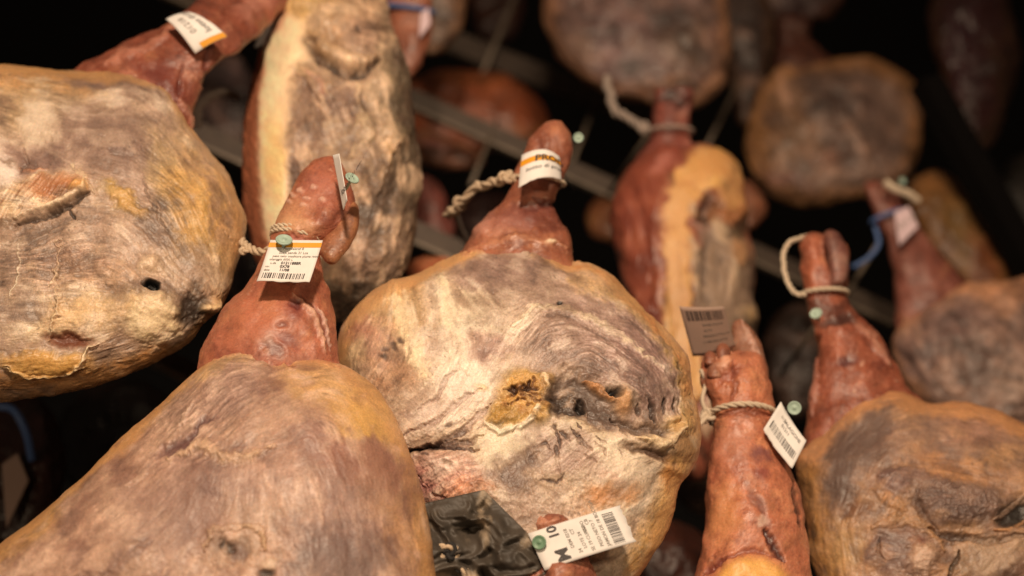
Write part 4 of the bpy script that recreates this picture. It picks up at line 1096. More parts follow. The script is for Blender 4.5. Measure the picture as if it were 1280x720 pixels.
skin_base(s, (176, 116, 84), (210, 156, 124), (134, 76, 56), bumps=.7)
s.LN([(926, 400), (942, 430), (950, 460)], 5, (222, 170, 140), .7, h=3)
s.build('toe', M_SKIN, hamS, oS)
for i, (x, y, r) in enumerate([(888, 446, 7), (904, 438, 8), (895, 460, 9)]):
    s = limb([(x-r*.6, y-r, x+r*.6, y-r, 1), (x-r, y, x+r, y, 1), (x-r*1.2, y+r*1.6, x+r*1.2, y+r*1.6, 1)], YS, n=30, seg=40, round0=9, round1=6, seed=13+i, off=.018)
    skin_base(s, (176, 108, 76), (214, 160, 124), (134, 76, 56), bumps=.5); s.build('knuckle', M_SKIN, hamS, oS)

# ---------------------------------------------------------------- right ham
YG = 1.22
hamG = ham_root('wide ham in the lower right corner, its shank tied with a looped string', 1150, 600, YG)
oG = np.array(hamG.location)
s = dome([(996, 575), (1010, 560), (1030, 540), (1052, 515), (1080, 494), (1108, 488), (1136, 494), (1165, 504), (1200, 503), (1240, 512), (1280, 528), (1340, 550), (1400, 600), (1430, 680),
          (1400, 780), (1320, 850), (1220, 870), (1110, 850), (1050, 800), (1025, 740), (1010, 680), (1000, 630)], YG, T=0.075, Tb=0.06, rings=300, seg=900, n=2.8, m=1.9, centre=(1190, 670), seed=20)
s.fill((184, 142, 98))
s.mould([(128, 102, 86), (164, 130, 100), (188, 146, 100), (198, 154, 104)], .8)
s.h += s.noise(100, 2, 1)*5+s.noise(36, 3, 2)*2.4
s.LN([(1005, 590), (1040, 540), (1080, 506), (1112, 498), (1160, 512), (1210, 512), (1290, 540)], 13, (206, 148, 90), .85, w=.5, taper=False, h=1)
s.LN([(1004, 600), (1015, 660), (1030, 730)], 32, (204, 150, 84), .9, w=.5, taper=False); s.B(1055, 690, 24, 40, 0, (206, 164, 100), .8, w=.6)
s.B(1075, 545, 48, 26, -35, (126, 104, 90), .9, w=.7, h=-1.5); s.B(1052, 600, 26, 44, 15, (120, 98, 84), .8, w=.8); s.B(1090, 530, 26, 12, 0, (108, 88, 78), .7, w=.7)
s.B(1072, 636, 20, 11, -20, (126, 88, 58), .8, w=.6, h=-2)
s.B(1150, 545, 60, 28, 0, (166, 132, 106), .6, w=.9); s.B(1220, 540, 50, 20, 8, (178, 134, 104), .7, w=.8); s.B(1200, 585, 60, 16, 10, (204, 148, 92), .8, w=.8)
s.LN([(1090, 612), (1110, 625), (1140, 640), (1165, 656)], 8, (204, 150, 92), .8, h=3, w=.6)
s.LN([(1100, 596), (1130, 592), (1160, 596), (1190, 608)], 12, (140, 108, 92), .7, h=3, w=.8)
s.B(1118, 605, 24, 18, 20, (134, 102, 90), .85, w=.6, h=4)
m = s.B(1196, 626, 56, 30, 10, (126, 102, 88), .95, w=.5, h=8, soft=.45); r = s.noise(8, 3, 62, ridged=True); s.h += r*m*1.6; s.mix(m*sstep(.4, .95, r), (172, 142, 114), .5)
s.LN([(1152, 605), (1145, 625), (1156, 650), (1176, 662)], 5, (104, 80, 66), .5, h=-3, w=.7)
s.B(1262, 600, 26, 14, 10, (196, 152, 112), .7, w=.7, h=2)
s.B(1272, 640, 24, 18, -25, (48, 40, 30), .95, w=.4, h=-11); s.LN([(1243, 662), (1262, 662), (1284, 648)], 4, (216, 162, 104), .95, h=4, w=.3); s.LN([(1244, 650), (1262, 636), (1282, 618)], 4, (190, 160, 128), .8, h=3, w=.4)
s.LN([(1160, 662), (1190, 672), (1240, 676), (1290, 668)], 6, (78, 60, 46), .8, h=-6, w=.5)
m = s.B(1130, 690, 46, 34, 10, (150, 114, 90), .9, w=.6, h=5, soft=.45); s.B(1105, 690, 20, 24, 0, (122, 94, 82), .7, w=.7); s.LN([(1090, 660), (1120, 648), (1160, 660), (1180, 690)], 8, (206, 158, 102), .85, h=4, w=.6)
s.B(1150, 700, 20, 18, 0, (214, 178, 136), .7, w=.8, h=3); s.B(1145, 680, 10, 8, 0, (130, 78, 56), .7, w=.5)
s.LN([(1100, 672), (1098, 690), (1106, 700)], 2.5, (74, 54, 44), .8, h=-3)
s.LN([(1200, 690), (1190, 710), (1184, 730)], 4, (50, 38, 28), .8, h=-6); s.B(1235, 700, 40, 26, -20, (176, 150, 114), .8, w=.8, h=3); s.B(1260, 716, 30, 14, -30, (110, 80, 60), .7, w=.7)
s.streak(1235, 700, 60, 40, 0, -48, 3.6, 8, dark=(96, 76, 58), light=(214, 186, 142), h=1.5, k=.65, seed=1)
s.streak(1180, 560, 110, 50, 0, 12, 4, 8, dark=(146, 112, 88), light=(206, 166, 122), h=.7, k=.4, seed=2)
s.streak(1030, 690, 36, 80, 0, 80, 3.6, 10, dark=(180, 126, 66), light=(220, 174, 106), h=.5, k=.4, seed=3)
s.fibres([(1060, 590, -75), (1100, 530, -25), (1180, 560, 10), (1240, 560, 12), (1200, 630, 20), (1030, 690, 82), (1130, 690, 0), (1230, 700, -45), (1090, 640, -70)], seed=5, k=.16, h=1.0, smear=.45, film=(214, 168, 116), damp=(104, 76, 58))
s.grain(6, .4, crease=1.4, dirtk=.35)
s.rimfat((202, 142, 88), .92, .8)
s.mix(sstep(.1, .8, s.noise(44, 4, 251, gain=.6)), (204, 166, 128), .4); s.mix(sstep(.1, .8, s.noise(36, 4, 253, gain=.65)), (120, 96, 80), .5)
s.B(1075, 545, 46, 22, -35, (122, 102, 86), .6, w=1.0); s.B(1050, 600, 20, 36, 15, (116, 96, 80), .6, w=1.0)
s.LN([(1012, 572), (1045, 532), (1084, 502), (1114, 496), (1160, 510), (1220, 514), (1290, 540)], 10, (222, 164, 106), .75, w=.6, taper=False, g=.4)
s.B(1240, 695, 40, 24, -20, (206, 176, 136), .5, w=1.2); s.B(1150, 700, 16, 14, 0, (220, 186, 146), .6, w=.8); s.B(1196, 610, 40, 12, 10, (168, 138, 112), .5, w=1.2)
s.c *= np.array([.97, .92, .91], f32)
s.build('ham_body', M_MEAT, hamG, oG)
s = limb([(1008, 288, 1034, 292, .9), (1000, 304, 1058, 304, .8), (1000, 330, 1060, 330, .8), (1004, 352, 1060, 350, .85), (1008, 372, 1056, 368, .9), (1012, 392, 1064, 384, .9),
          (1018, 420, 1090, 410, .85), (1020, 444, 1104, 430, .8), (1014, 476, 1122, 458, .75), (1010, 510, 1140, 488, .65), (1004, 550, 1170, 520, .5), (1010, 600, 1180, 560, .4)],
         YG, n=260, seg=220, round0=14, seed=21, thick=.8, off=-.006)
skin_base(s, (166, 92, 64), (204, 128, 90), (112, 54, 40), rough=.36)
s.LN([(1040, 385), (1046, 420), (1056, 470)], 10, (190, 116, 84), .5, h=2, w=.7)
s.B(1036, 384, 26, 12, 0, (86, 46, 32), .6, w=.8)
s.LN([(1062, 392), (1090, 420), (1112, 456)], 6, (204, 150, 116), .6, h=3, w=.5); s.B(1062, 452, 16, 9, 0, (96, 46, 40), .8, w=.5, h=-2); s.B(1050, 400, 26, 7, -10, (70, 40, 30), .8, w=.5, h=-3)
s.LN([(1022, 450), (1018, 490), (1014, 520)], 5, (190, 130, 104), .6, h=2.5, w=.5); s.LN([(1034, 290), (1036, 320), (1042, 350)], 4, (70, 36, 26), .8, h=-5, w=.3)
s.B(1016, 330, 8, 30, 0, (196, 112, 72), .6, w=.4, h=2)
s.build('shank', M_SKIN, hamG, oG, gain=1.05)
s = limb([(1032, 286, 1044, 288, 1), (1030, 298, 1052, 296, 1), (1034, 318, 1060, 312, 1), (1036, 340, 1064, 334, 1), (1034, 360, 1060, 356, 1)], YG, n=60, seg=70, round0=10, round1=8, seed=22, thick=.9, off=.012)
skin_base(s, (150, 96, 78), (190, 140, 116), (110, 62, 50), bumps=.8)
s.build('toe', M_SKIN, hamG, oG)

# ---------------------------------------------------------------- helper for the blurred hams behind
def back_ham(label, outline, Y, base, pal, rimcol, shank=None, shank_cols=None, blobs=(), seed=0, T=.07, skin=False, centre=None, off=-.01, tone=1.0, n=2.6):
    c = np.mean(outline, axis=0)
    root = ham_root(label, c[0], c[1], Y); org = np.array(root.location)
    s = dome(outline, Y, T=T, Tb=T, rings=110, seg=340, n=n, m=2.0, centre=centre, seed=seed)
    s.fill(base)
    if pal: s.mould(pal, .85)
    s.h += s.noise(60, 2, 1)*5+s.noise(22, 3, 2)*2.5
    if rimcol:
        o = np.array(outline, dtype=float); cc = np.array(centre if centre else c); ring = cc+(o-cc)*.93
        s.LN(list(map(tuple, np.vstack([ring, ring[:1]]))), 13, rimcol, .8, w=.6, taper=False)
    for b in blobs:
        s.B(*b[:5], b[5], b[6] if len(b) > 6 else .8, w=.9, h=b[7] if len(b) > 7 else 0)
    if not skin:
        cx, cy = c
        s.fibres([(cx-50, cy, 80), (cx, cy-50, 10), (cx+50, cy, 70), (cx, cy+50, -10), (cx, cy, 30)], seed=seed, smear=.55, h=1.4, film=(196, 152, 112), damp=(78, 56, 42))
    s.grain(12, .6, crease=1.6, dirtk=.45)
    if rimcol: s.rimfat(rimcol, .9, .7)
    s.c *= np.array([1, .965, 1], f32)
    if skin: s.g[...] = .4
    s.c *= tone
    s.build('ham_body', M_SKIN if skin else M_MEAT, root, org)
    if shank:
        q = limb(shank, Y, n=110, seg=100, round0=8, seed=seed+1, off=off)
        sc = shank_cols or ((150, 84, 60), (182, 112, 84), (112, 58, 44))
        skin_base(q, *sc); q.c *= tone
        q.build('shank', M_SKIN, root, org)
    return root, org


hamE, oE = back_ham('blurred ham at the right edge with a blue band round its thin red shank',
    [(1118, 440), (1124, 415), (1140, 395), (1170, 372), (1205, 354), (1245, 348), (1300, 350), (1370, 380), (1400, 450), (1370, 520), (1300, 560), (1220, 550), (1160, 520), (1128, 480)], 1.55,
    (150, 120, 96), [(110, 88, 74), (146, 116, 92), (170, 136, 104)], (196, 140, 90),
    [(1078, 226, 1104, 222, .9), (1086, 250, 1124, 244, .9), (1096, 276, 1134, 268, .9), (1108, 300, 1152, 290, .9), (1114, 330, 1180, 318, .85), (1118, 360, 1204, 345, .8), (1118, 400, 1230, 375, .6), (1124, 440, 1250, 410, .4)],
    ((154, 90, 70), (190, 124, 98), (118, 64, 50)), [(1250, 370, 60, 20, 0, (196, 140, 90), .7), (1150, 440, 40, 40, 0, (110, 88, 78)), (1190, 400, 44, 30, 0, (124, 98, 86)), (1270, 480, 30, 34, 0, (190, 164, 132), .8, 3)], seed=30)
hamM, oM = back_ham('round mouldy ham hanging blurred in the upper right, well behind the others',
    [(932, 170), (938, 135), (950, 108), (975, 86), (1010, 74), (1050, 71), (1095, 74), (1130, 90), (1150, 120), (1154, 160), (1146, 200), (1130, 226), (1100, 242), (1070, 248), (1030, 254), (995, 255), (966, 244), (944, 222), (934, 196)], 1.95,
    (136, 108, 84), [(90, 70, 56), (128, 100, 78), (150, 118, 90), (166, 130, 96)], (168, 118, 66),
    [(966, 22, 1012, 18, .8), (970, 50, 1014, 50, .8), (968, 80, 1040, 76, .7), (960, 130, 1080, 120, .5)], ((100, 56, 40), (130, 80, 56), (70, 36, 28)),
    [(980, 160, 44, 60, 0, (150, 106, 58), .6), (1040, 185, 34, 12, -30, (176, 126, 90), .8, 4), (1030, 130, 44, 16, -10, (84, 66, 54), .6), (1080, 130, 30, 20, 0, (96, 74, 60), .7),
     (1060, 165, 30, 30, 0, (90, 70, 54), .6), (980, 228, 36, 12, 10, (176, 124, 96), .7, 2), (1085, 205, 8, 26, 10, (166, 126, 92), .7, 3), (950, 180, 10, 40, 0, (190, 130, 66), .7)], seed=33)
hamT, oT = back_ham('large round ham cut off by the top edge, mauve face rimmed with tan fat',
    [(682, 40), (680, 0), (690, -50), (730, -90), (800, -110), (860, -90), (900, -40), (912, 20), (914, 60), (908, 95), (892, 118), (862, 132), (826, 134), (780, 122), (740, 104), (705, 80)], 1.75,
    (148, 114, 96), [(116, 88, 78), (142, 110, 94), (156, 122, 102)], (186, 132, 82), None, None,
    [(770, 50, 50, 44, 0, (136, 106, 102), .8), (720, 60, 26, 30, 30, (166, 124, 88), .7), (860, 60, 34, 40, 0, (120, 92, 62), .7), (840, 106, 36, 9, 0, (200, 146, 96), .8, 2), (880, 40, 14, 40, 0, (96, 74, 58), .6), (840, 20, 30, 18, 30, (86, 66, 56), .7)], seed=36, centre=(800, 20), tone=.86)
back_ham('dim grey-brown ham just right of the big top ham, mostly in shadow',
    [(890, -20), (930, -40), (960, -10), (966, 60), (958, 110), (942, 150), (926, 150), (915, 110), (898, 50)], 2.0, (86, 70, 58), [(58, 46, 40), (84, 66, 54), (100, 80, 62)], (110, 76, 46), seed=39, T=.05)
back_ham('dim ham at the very top edge, left of the dark gap in the upper right',
    [(940, -60), (1000, -80), (1050, -50), (1052, 0), (1030, 26), (990, 34), (950, 20), (935, -10)], 2.1, (90, 62, 56), [(66, 46, 44), (90, 64, 58), (104, 74, 60)], (110, 70, 44), seed=41, T=.06)
back_ham('orange-brown ham lying blurred behind the rack rail, left of the centre shank',
    [(500, 150), (505, 110), (540, 90), (590, 86), (635, 96), (668, 116), (684, 145), (676, 172), (650, 186), (600, 192), (550, 190), (515, 178)], 1.95, (150, 82, 44),
    [(120, 62, 34), (146, 78, 42), (164, 94, 54)], None, None, None, [(560, 140, 40, 14, 10, (182, 112, 78), .7), (660, 168, 24, 14, 0, (146, 92, 44), .7), (600, 100, 60, 14, 5, (130, 74, 34), .7)], seed=43, T=.06, skin=True)
back_ham('brown ham end with pale fat edge below the orange-brown one, behind the rail',
    [(508, 175), (530, 160), (570, 176), (600, 192), (606, 208), (580, 212), (540, 206), (512, 200)], 1.80, (140, 84, 56), [(100, 62, 40), (136, 84, 56)], (170, 116, 76), None, None, [(545, 178, 30, 7, 20, (190, 124, 98), .8)], seed=45, T=.03, skin=True)
back_ham('small grey ham tip at the top edge beside the blue-banded foot',
    [(520, -40), (560, -50), (584, -20), (580, 20), (566, 52), (546, 68), (528, 64), (520, 40)], 1.7, (130, 104, 76), [(96, 76, 56), (126, 100, 74), (146, 116, 84)], (150, 106, 64), seed=47, T=.04)
back_ham('little reddish shank in the dark gap beside the side-on ham',
    [(516, 235), (528, 220), (545, 228), (556, 250), (566, 280), (560, 300), (535, 300), (516, 280)], 1.75, (140, 80, 60), None, None, None, None, [(536, 240, 10, 18, 0, (180, 116, 92), .7)], seed=49, T=.025, skin=True)
back_ham('rounded orange ham top peeping above the left shoulder of the centre ham',
    [(508, 345), (512, 326), (530, 318), (552, 322), (566, 332), (575, 360), (560, 400), (525, 400)], 1.45, (176, 98, 58), None, None, None, None, [(535, 325, 22, 8, 0, (200, 130, 80), .7)], seed=51, T=.03, skin=True)
back_ham('small orange-brown ham between the centre shank and the red-rind ham',
    [(736, 275), (742, 252), (762, 244), (790, 250), (800, 275), (790, 300), (755, 304), (740, 294)], 2.0, (140, 88, 50), None, None, None, None, [(748, 270, 10, 14, 0, (180, 124, 70), .7)], seed=53, T=.03, skin=True)
back_ham('small brown ham edge just right of the red-rind ham',
    [(920, 240), (932, 228), (950, 240), (958, 260), (950, 282), (932, 288), (922, 270)], 1.75, (136, 84, 52), None, None, None, None, [(940, 258, 8, 12, 0, (172, 116, 76), .7)], seed=55, T=.02, skin=True)
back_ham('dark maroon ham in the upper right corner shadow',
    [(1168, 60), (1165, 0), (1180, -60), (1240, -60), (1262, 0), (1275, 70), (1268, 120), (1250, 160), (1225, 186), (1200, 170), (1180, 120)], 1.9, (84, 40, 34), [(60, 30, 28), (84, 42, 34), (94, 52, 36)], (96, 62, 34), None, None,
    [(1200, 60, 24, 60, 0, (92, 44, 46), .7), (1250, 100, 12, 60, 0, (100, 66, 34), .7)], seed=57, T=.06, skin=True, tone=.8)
back_ham('long yellow-brown ham in shadow between the thin blue-banded shank and the sloping beam',
    [(1136, 240), (1160, 215), (1190, 222), (1218, 260), (1250, 310), (1275, 350), (1280, 400), (1240, 400), (1190, 350), (1150, 290)], 1.85, (120, 82, 40), [(96, 58, 32), (120, 82, 42), (132, 96, 48)], None, None, None,
    [(1200, 290, 20, 50, -25, (130, 98, 48), .7), (1230, 330, 16, 44, -25, (132, 72, 42), .6)], seed=59, T=.05, skin=True, tone=1.15)
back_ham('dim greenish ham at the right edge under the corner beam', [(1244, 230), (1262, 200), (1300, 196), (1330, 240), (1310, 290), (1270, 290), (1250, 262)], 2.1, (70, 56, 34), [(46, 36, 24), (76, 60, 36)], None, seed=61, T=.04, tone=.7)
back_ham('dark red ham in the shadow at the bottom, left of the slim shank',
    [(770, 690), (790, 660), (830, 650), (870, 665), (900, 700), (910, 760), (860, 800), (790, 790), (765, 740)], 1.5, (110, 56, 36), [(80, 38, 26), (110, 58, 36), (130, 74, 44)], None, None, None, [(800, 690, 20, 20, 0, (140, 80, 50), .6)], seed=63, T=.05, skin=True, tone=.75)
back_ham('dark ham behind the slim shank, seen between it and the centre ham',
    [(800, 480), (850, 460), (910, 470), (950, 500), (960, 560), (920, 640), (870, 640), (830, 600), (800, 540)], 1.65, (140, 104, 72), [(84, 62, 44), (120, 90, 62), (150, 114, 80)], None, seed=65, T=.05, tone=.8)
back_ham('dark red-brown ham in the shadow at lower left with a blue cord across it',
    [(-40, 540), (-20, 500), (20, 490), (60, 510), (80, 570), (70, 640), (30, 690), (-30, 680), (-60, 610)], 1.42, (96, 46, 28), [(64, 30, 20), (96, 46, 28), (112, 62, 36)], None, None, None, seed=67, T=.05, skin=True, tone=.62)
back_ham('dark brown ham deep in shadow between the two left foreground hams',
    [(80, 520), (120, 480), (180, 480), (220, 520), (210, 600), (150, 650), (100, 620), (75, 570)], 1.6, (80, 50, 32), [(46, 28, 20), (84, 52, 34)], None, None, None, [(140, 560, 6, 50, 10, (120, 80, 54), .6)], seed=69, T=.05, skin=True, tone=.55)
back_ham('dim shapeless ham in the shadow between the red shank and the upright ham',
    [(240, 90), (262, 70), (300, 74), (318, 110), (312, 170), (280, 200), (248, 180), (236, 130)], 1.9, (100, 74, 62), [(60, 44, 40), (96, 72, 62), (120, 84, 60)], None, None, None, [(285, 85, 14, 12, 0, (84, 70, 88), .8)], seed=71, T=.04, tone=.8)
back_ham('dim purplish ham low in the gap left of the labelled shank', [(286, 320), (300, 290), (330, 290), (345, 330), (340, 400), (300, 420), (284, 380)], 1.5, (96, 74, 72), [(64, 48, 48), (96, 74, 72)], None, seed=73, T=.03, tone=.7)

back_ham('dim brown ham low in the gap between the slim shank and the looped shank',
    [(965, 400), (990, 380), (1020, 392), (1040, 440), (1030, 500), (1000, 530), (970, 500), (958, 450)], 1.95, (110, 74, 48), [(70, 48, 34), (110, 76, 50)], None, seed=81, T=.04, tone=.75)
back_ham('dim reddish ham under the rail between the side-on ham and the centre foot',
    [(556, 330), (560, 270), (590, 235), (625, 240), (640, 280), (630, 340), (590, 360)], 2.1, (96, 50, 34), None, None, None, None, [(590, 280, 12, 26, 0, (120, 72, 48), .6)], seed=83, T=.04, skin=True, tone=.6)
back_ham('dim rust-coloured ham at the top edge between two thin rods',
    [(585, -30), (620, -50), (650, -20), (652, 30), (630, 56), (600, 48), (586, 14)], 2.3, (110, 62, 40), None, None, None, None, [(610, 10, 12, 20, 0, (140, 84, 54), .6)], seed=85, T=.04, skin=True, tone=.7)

# foot with the blue band at the top edge
hamB = ham_root('reddish ham foot with a blue band cut off by the top edge', 500, 30, 1.38)
s = limb([(470, -60, 540, -60, .9), (474, -20, 542, -20, .9), (478, 10, 540, 14, .9), (484, 44, 536, 50, .9), (488, 68, 530, 74, .9), (498, 96, 522, 100, .8)], 1.38, n=120, seg=120, round0=8, round1=18, seed=75)
skin_base(s, (176, 106, 74), (206, 136, 100), (130, 72, 52)); s.build('shank', M_SKIN, hamB, np.array(hamB.location))

# foot rising into view at the bottom with the big label
YB = 1.03
hamN = ham_root('nearest ham foot just entering the bottom edge behind the big white label', 700, 740, YB)
s = limb([(686, 640, 700, 645, .7), (672, 652, 708, 656, .6), (664, 680, 724, 684, .6), (652, 700, 738, 704, .7), (644, 730, 746, 730, .7), (630, 780, 750, 780, .7), (600, 860, 770, 860, .7)], YB, n=160, seg=180, round0=14, round1=10, seed=77, off=.018, thick=.5)
skin_base(s, (190, 118, 86), (216, 154, 116), (140, 80, 60), bumps=1.3)
s.LN([(676, 690), (682, 720), (676, 760)], 5, (110, 60, 44), .8, h=-6, w=.4); s.H(660, 708, 16, 14, 0, 6); s.H(706, 716, 18, 14, 0, 7)
s.B(690, 650, 16, 6, -10, (222, 160, 120), .6, h=3)
s.build('shank', M_SKIN, hamN, np.array(hamN.location))

# ================================================================== TAGS
make_tag('sharp white paper tag with orange band and barcode pinned on the left foreground shank', [(338, 300), (403.5, 300.5), (387, 352), (321, 352)], YF, .046,
         prints=[('Porrdelaraf 8', .30, .775, .055, 'g'), ('Sbaja panda 31 Lca', .24, .68, .055, 'g'), ('peso neto coaditore pluma raoo', .14, .60, .05, 'g'), ('oltanggio 6030 L', .1, .52, .05, 'g'),
                 ('L.da', .14, .43, .05, 'g'), ('01211888R', .34, .43, .062, 'b'), ('ntr.', .06, .345, .05, 'g'), ('0X78', .34, .345, .062, 'b'), ('data', .06, .26, .05, 'g'), ('11/08', .35, .26, .062, 'b')],
         bars=(.07, .07, .86, .21), band=(.83, .94), pin=(355, 300, .009), pin_tilt=(0, .9), wav=.0012, curlv=-.0015, tcorn=(.004, .0, .012, .004))
make_tag('thin white tag seen edge on against the left foreground ham foot', [(416, 194), (424, 192), (434, 250), (429, 262)], YF, .052,
         prints=[('lotto 2101 data 11/08', .3, .2, .12, 'n')], pin=(440, 223, .004), pin_tilt=(.4, .9), pin_r=.0058, tcorn=(0, .012, .012, 0))
make_tag('curled white tag with orange corner wrapped on the foot of the centre ham', [(652, 194), (700, 197), (702, 226), (648, 235)], YC, .040,
         prints=[('lotto di produzione', .12, .36, .12, 'n'), ('PROD', .3, .62, .2, 'b')], band=(.62, .80), pin=(723, 172, -.05), curl=.010, pin_r=.0046, tcorn=(-.004, -.012, -.012, 0))
make_tag('blurred cream tag with orange corner on the upper left shank', [(244, 67), (207, 24), (236, 15), (284, 46)], YL, .030, vband=(0, .10),
         prints=[('lotto 01211 data', .2, .18, .2, 'n'), ('01218', .3, .55, .2, 'g')], curl=.007, curlv=.002)
make_tag('blank folded white tag beside the fat stripe of the side-on ham', [(333, 18), (350, 14), (334, 52), (318, 60)], 1.16, .0, tcorn=(0, .01, .01, 0))
# the big tag reads upward from its lower left corner: its own left edge is the lower long edge
make_tag('big white tag with black letters M 10 and a dark green pin', [(681, 713), (660, 667), (774, 632), (795, 677)], YB, .040,
         prints=[('M', .05, .70, .13, 'b'), ('10', .66, .715, .10, 'b'),
                 ('DEM 0218', .30, .62, .036, 'g'), ('24', .12, .56, .036, 'g'), ('CT', .62, .56, .036, 'g'), ('LOTE 24', .20, .50, .036, 'g'), ('CURADO', .38, .43, .036, 'g'), ('SE 19', .08, .43, .036, 'g'),
                 ('ESP', .60, .43, .036, 'g'), ('CB', .75, .38, .036, 'g'), ('PESO NETO 7', .12, .33, .036, 'g'), ('JAMON DE 18 BODEGA', .08, .26, .036, 'g')],
         bars=(.08, .10, .90, .22), pin=(674, 678, .004), pin_mat=M_PIN_DARK, pin_r=.0052, curlv=.002, pin_tilt=(-.2, .1))
make_tag('backlit brownish tag with barcode standing above the slim shank', [(849, 383), (905, 383), (920, 434), (866, 446)], YS, .010,
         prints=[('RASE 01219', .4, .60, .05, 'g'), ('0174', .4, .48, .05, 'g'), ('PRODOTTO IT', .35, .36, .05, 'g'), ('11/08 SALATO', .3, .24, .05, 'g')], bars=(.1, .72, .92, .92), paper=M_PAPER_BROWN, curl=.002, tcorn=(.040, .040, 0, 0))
make_tag('small cream diamond tag with barcode tied at the right of the slim shank', [(976, 502), (1008, 551), (990, 586), (954, 537)], YS, .030,
         prints=[('SALAGIONE', .30, .74, .1, 'n'), ('01211', .3, .58, .1, 'n'), ('0127', .2, .74, .08, 'g')], bars=(.08, .22, .92, .46), pin=(993, 510, .004), pin_r=.0058, curl=-.003)
make_tag('pinkish square tag under the blue band of the thin right shank', [(1118, 265), (1136, 258), (1148, 283), (1124, 307)], 1.55, .030, prints=[('01218', .1, .4, .2, 'g')], paper=M_PAPER_PINK,
         pin=(1128, 226, .02), pin_r=.004, tcorn=(0, 0, 0, 0), cat='paper tag')
make_tag('thin white tag hanging from the blue-banded foot at the top', [(526, 16), (536, 10), (538, 30), (524, 48)], 1.38, .03, paper=M_PAPER_PINK)
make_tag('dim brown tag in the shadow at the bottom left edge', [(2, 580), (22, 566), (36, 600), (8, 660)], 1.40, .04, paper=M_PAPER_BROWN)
# lone pins whose discs show beside strings
def lone_pin(label, x, y, Y, t, r, tilt=(0, 0)):
    c = pt(x, y, Y, t); a = CAM-c; a /= np.linalg.norm(a); a = a+np.array([tilt[0], 0, tilt[1]]); a /= np.linalg.norm(a)
    e1 = np.cross(a, [0, 0, 1.0]); e1 /= np.linalg.norm(e1); e2 = np.cross(a, e1); V = []; F = []; sg = 24
    prof = [(0, .0009), (.14, .0009), (.2, .0002), (.7, .0002), (.84, .0010), (.95, .0010), (1, .0005), (1, -.0003), (.85, -.0007), (.22, -.001), (.2, -.012), (0, -.0125)]
    for r_, z_ in prof:
        for j in range(sg):
            an = 2*math.pi*j/sg; V.append(c+(e1*math.cos(an)+e2*math.sin(an))*max(r_, .001)*r+a*z_)
    for i in range(len(prof)-1):
        for j in range(sg):
            k = (j+1) % sg; F.append((i*sg+j, i*sg+k, (i+1)*sg+k, (i+1)*sg+j))
    tag(mesh_obj('plastic_pin', np.array(V), F, M_PIN, None, c), label, 'pin')
lone_pin('pale green disc pin below the string ring of the looped right shank', 1020, 392, YG, .045, .0058, (-.2, .6))

# ================================================================== STRINGS AND ROPES
GR = 'strings tied round the shanks'
def string_ring(label, l, r, Y, rad, mat=None, ratio=.85, sag=0, off=0, extra=(), name='string_loop', cat='string', **kw):
    P = ring_path(*l, *r, Y, ratio=ratio, sag=sag, off=off, **kw)
    tw = [tube_geo(P+[P[1]], rad, 10)[:2]] if mat is M_BLUE else rope_geo(P+[P[1]], rad, n=260, strands=3, turns_per_r=.12)
    V, F, _ = merge(tw+list(extra)); o = mesh_obj(name, V, F, mat or M_STRING, None, V.mean(0)); tag(o, label, cat, GR); return o
def tube_parts(pts, rad, n=40, seg=9):
    P = catmull(np.array(pts), n); v, f, *_ = tube_geo(P, rad, seg); return (v, f)
def twine(pts, rad, n=60):
    V, F, _ = merge(rope_geo(pts, rad, strands=3, turns_per_r=.12, jitter=.0006)); return V, F
string_ring('doubled cream string round the left foreground shank above its tag', (342, 287), (404, 300), YF, .0019, sag=10, ratio=.95,
            extra=[*rope_geo(ring_path(341, 292, 403, 305, YF, ratio=.95, sag=10), .0019, n=240, strands=3, turns_per_r=.12)])
rope('hanging_rope', [pt(348, 306, YF, .01), pt(330, 315, YF, .0), pt(312, 310, YF, -.02), pt(300, 296, YF, -.05), pt(298, 270, YF, -.12)], .0034, M_ROPE,
     'twisted rope end beside the left edge of the sharp orange-banded tag', 'rope', 'ropes holding the hams', extra=[knot_geo(pt(306, 312, YF, -.015), .003, 1)])
rope('hanging_rope', [pt(648, 224, YC, .0), pt(634, 221, YC, .0), pt(610, 232, YC, -.03), pt(590, 240, YC, -.06), pt(572, 256, YC, -.08), pt(560, 268, YC, -.12)], .0042, M_ROPE,
     'twisted rope tied to the foot of the centre ham', 'rope', 'ropes holding the hams', jitter=.0015, extra=[knot_geo(pt(633, 221, YC, .004), .0042, 2), knot_geo(pt(576, 254, YC, -.08), .0046, 0)])
rope('hanging_rope', [pt(568, 262, 1.25), pt(575, 285, 1.3), pt(582, 300, 1.35), pt(595, 330, 1.5)], .003, M_ROPE_GREY, 'dark grey rope tail hanging under the knot left of the centre foot', 'rope', 'ropes holding the hams')
string_ring('pale string round the foot of the centre ham below its tag', (646, 222), (704, 230), YC, .0017, sag=6, ratio=.85)
string_ring('string round the narrow top of the red-rind ham', (814, 164), (864, 164), YR, .0022, sag=6, mat=M_ROPE_GREY, extra=[knot_geo(pt(806, 160, YR, .0), .005, 1)])
rope('hanging_rope', [pt(808, 160, YR, .0), pt(790, 152, YR, -.02), pt(772, 138, YR, -.03), pt(762, 116, YR, -.04), pt(758, 96, YR, -.06)], .005, M_ROPE_GREY,
     'grey doubled rope from the red-rind ham up to the big round ham', 'rope', 'ropes holding the hams', jitter=.002)
string_ring('cream string pulled round the slim shank below its knuckles', (888, 522), (968, 520), YS, .0025, sag=16, ratio=.9, extra=[knot_geo(pt(884, 520, YS, .01), .0042, 1), tube_parts([pt(884, 518, YS, .01), pt(878, 500, YS, .012), pt(882, 478, YS, .01), pt(876, 462, YS, .012)], .0018),
            tube_parts([pt(884, 520, YS, .01), pt(874, 530, YS, .012), pt(868, 518, YS, .01)], .0022)])
